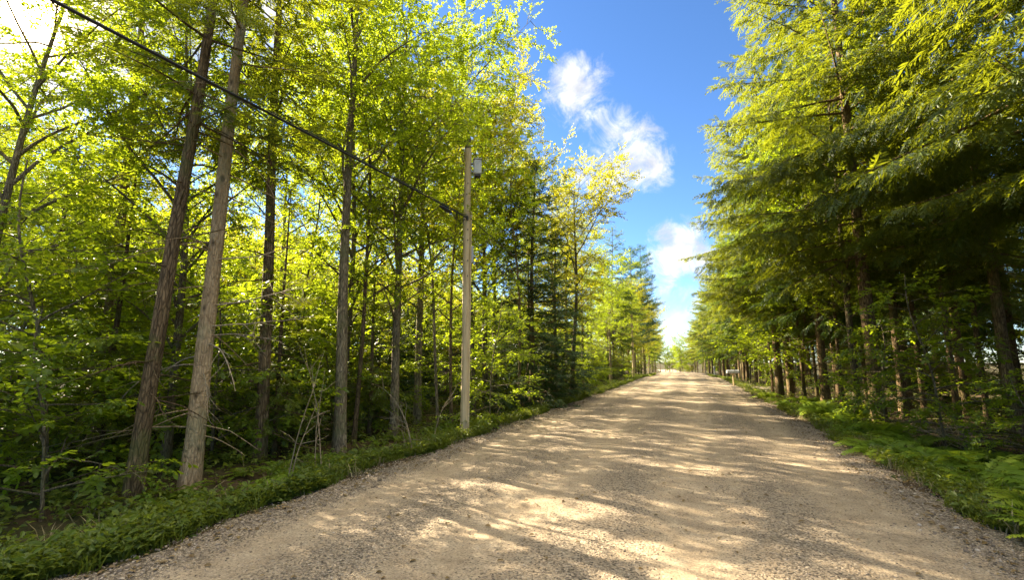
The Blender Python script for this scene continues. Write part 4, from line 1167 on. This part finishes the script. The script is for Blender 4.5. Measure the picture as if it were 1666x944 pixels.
# very bright cloud overhead, out of frame, added to fill the shade
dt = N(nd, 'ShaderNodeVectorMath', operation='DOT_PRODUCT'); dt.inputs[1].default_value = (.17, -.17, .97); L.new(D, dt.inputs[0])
fill_cloud = N(nd, 'ShaderNodeMapRange', interpolation_type='SMOOTHSTEP', i_1=math.cos(R(50)), i_2=math.cos(R(28)), i_3=0.0, i_4=1.0); L.new(dt.outputs['Value'], fill_cloud.inputs[0])
rc = N(nd, 'ShaderNodeMath', operation='MULTIPLY', i_1=1.0); L.new(fill_cloud.outputs[0], rc.inputs[0])
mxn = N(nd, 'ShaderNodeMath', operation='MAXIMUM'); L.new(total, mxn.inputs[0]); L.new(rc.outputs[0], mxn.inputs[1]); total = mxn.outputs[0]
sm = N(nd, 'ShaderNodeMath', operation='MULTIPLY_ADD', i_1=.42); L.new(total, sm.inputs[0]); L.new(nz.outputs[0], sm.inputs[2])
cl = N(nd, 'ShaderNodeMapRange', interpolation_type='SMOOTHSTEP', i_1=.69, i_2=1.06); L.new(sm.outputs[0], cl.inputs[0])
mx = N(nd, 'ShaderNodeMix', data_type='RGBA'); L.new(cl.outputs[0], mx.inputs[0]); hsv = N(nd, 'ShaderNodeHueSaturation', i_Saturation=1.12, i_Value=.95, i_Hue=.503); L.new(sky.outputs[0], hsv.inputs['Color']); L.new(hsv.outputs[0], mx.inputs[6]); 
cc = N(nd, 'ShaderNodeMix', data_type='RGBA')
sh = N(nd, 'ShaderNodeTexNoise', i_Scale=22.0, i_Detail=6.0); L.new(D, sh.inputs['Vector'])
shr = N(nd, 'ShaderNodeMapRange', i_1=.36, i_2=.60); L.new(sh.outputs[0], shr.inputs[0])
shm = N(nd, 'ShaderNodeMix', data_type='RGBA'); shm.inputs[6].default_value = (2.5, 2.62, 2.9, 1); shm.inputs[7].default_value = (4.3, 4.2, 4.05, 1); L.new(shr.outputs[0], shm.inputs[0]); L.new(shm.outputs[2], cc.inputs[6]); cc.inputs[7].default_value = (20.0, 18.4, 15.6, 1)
L.new(fill_cloud.outputs[0], cc.inputs[0]); L.new(cc.outputs[2], mx.inputs[7])
# bright air around the sun
dt = N(nd, 'ShaderNodeVectorMath', operation='DOT_PRODUCT'); dt.inputs[1].default_value = tuple(SUN); L.new(D, dt.inputs[0])
mr = N(nd, 'ShaderNodeMapRange', i_1=math.cos(R(11)), i_2=1.0); L.new(dt.outputs['Value'], mr.inputs[0])
pw = N(nd, 'ShaderNodeMath', operation='POWER', i_1=3.0); L.new(mr.outputs[0], pw.inputs[0])
p2 = N(nd, 'ShaderNodeMath', operation='POWER', i_1=40.0); L.new(mr.outputs[0], p2.inputs[0])
p3 = N(nd, 'ShaderNodeMath', operation='MULTIPLY_ADD', i_1=14.0); L.new(p2.outputs[0], p3.inputs[0]); L.new(pw.outputs[0], p3.inputs[2])
gl = N(nd, 'ShaderNodeVectorMath', operation='SCALE'); gl.inputs[0].default_value = (9, 6.6, 3.0); L.new(p3.outputs[0], gl.inputs['Scale'])
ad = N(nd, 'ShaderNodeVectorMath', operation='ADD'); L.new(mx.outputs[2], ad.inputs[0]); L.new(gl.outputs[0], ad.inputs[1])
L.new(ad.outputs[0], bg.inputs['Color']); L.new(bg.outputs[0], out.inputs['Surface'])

sl = bpy.data.lights.new('sun', 'SUN'); sl.energy = 5.0; sl.angle = R(.53); sl.color = (1.0, .86, .64)
so = bpy.data.objects.new('sun', sl); COL.objects.link(so)
from mathutils import Vector
so.rotation_euler = Vector((-SUN[0], -SUN[1], -SUN[2])).to_track_quat('-Z', 'Y').to_euler()
so.location = tuple(SUN * 60)

# ------------------------------------------------------------------ camera, view
cd = bpy.data.cameras.new('camera'); cam = bpy.data.objects.new('camera', cd); COL.objects.link(cam)
cd.sensor_width = 36.0; cd.lens = 36.0 * F; cd.clip_end = 5000; cd.clip_start = .05
cam.location = (0, 0, CAM_H); cam.rotation_euler = (math.pi / 2 + PITCH, 0, YAW)
SC.camera = cam
SC.view_settings.view_transform = 'Standard'; SC.view_settings.look = 'None'; SC.view_settings.gamma = 1.0
SC.view_settings.exposure = 2.7
SC.view_settings.use_curve_mapping = False
cy = SC.cycles
cy.max_bounces = 7; cy.diffuse_bounces = 4; cy.transmission_bounces = 5; cy.glossy_bounces = 2; cy.transparent_max_bounces = 4
cy.sample_clamp_indirect = 6.0; cy.use_denoising = True; cy.use_adaptive_sampling = False
cy.caustics_reflective = False; cy.caustics_refractive = False
print('trees', len(TREES), 'ferns', fern_n)
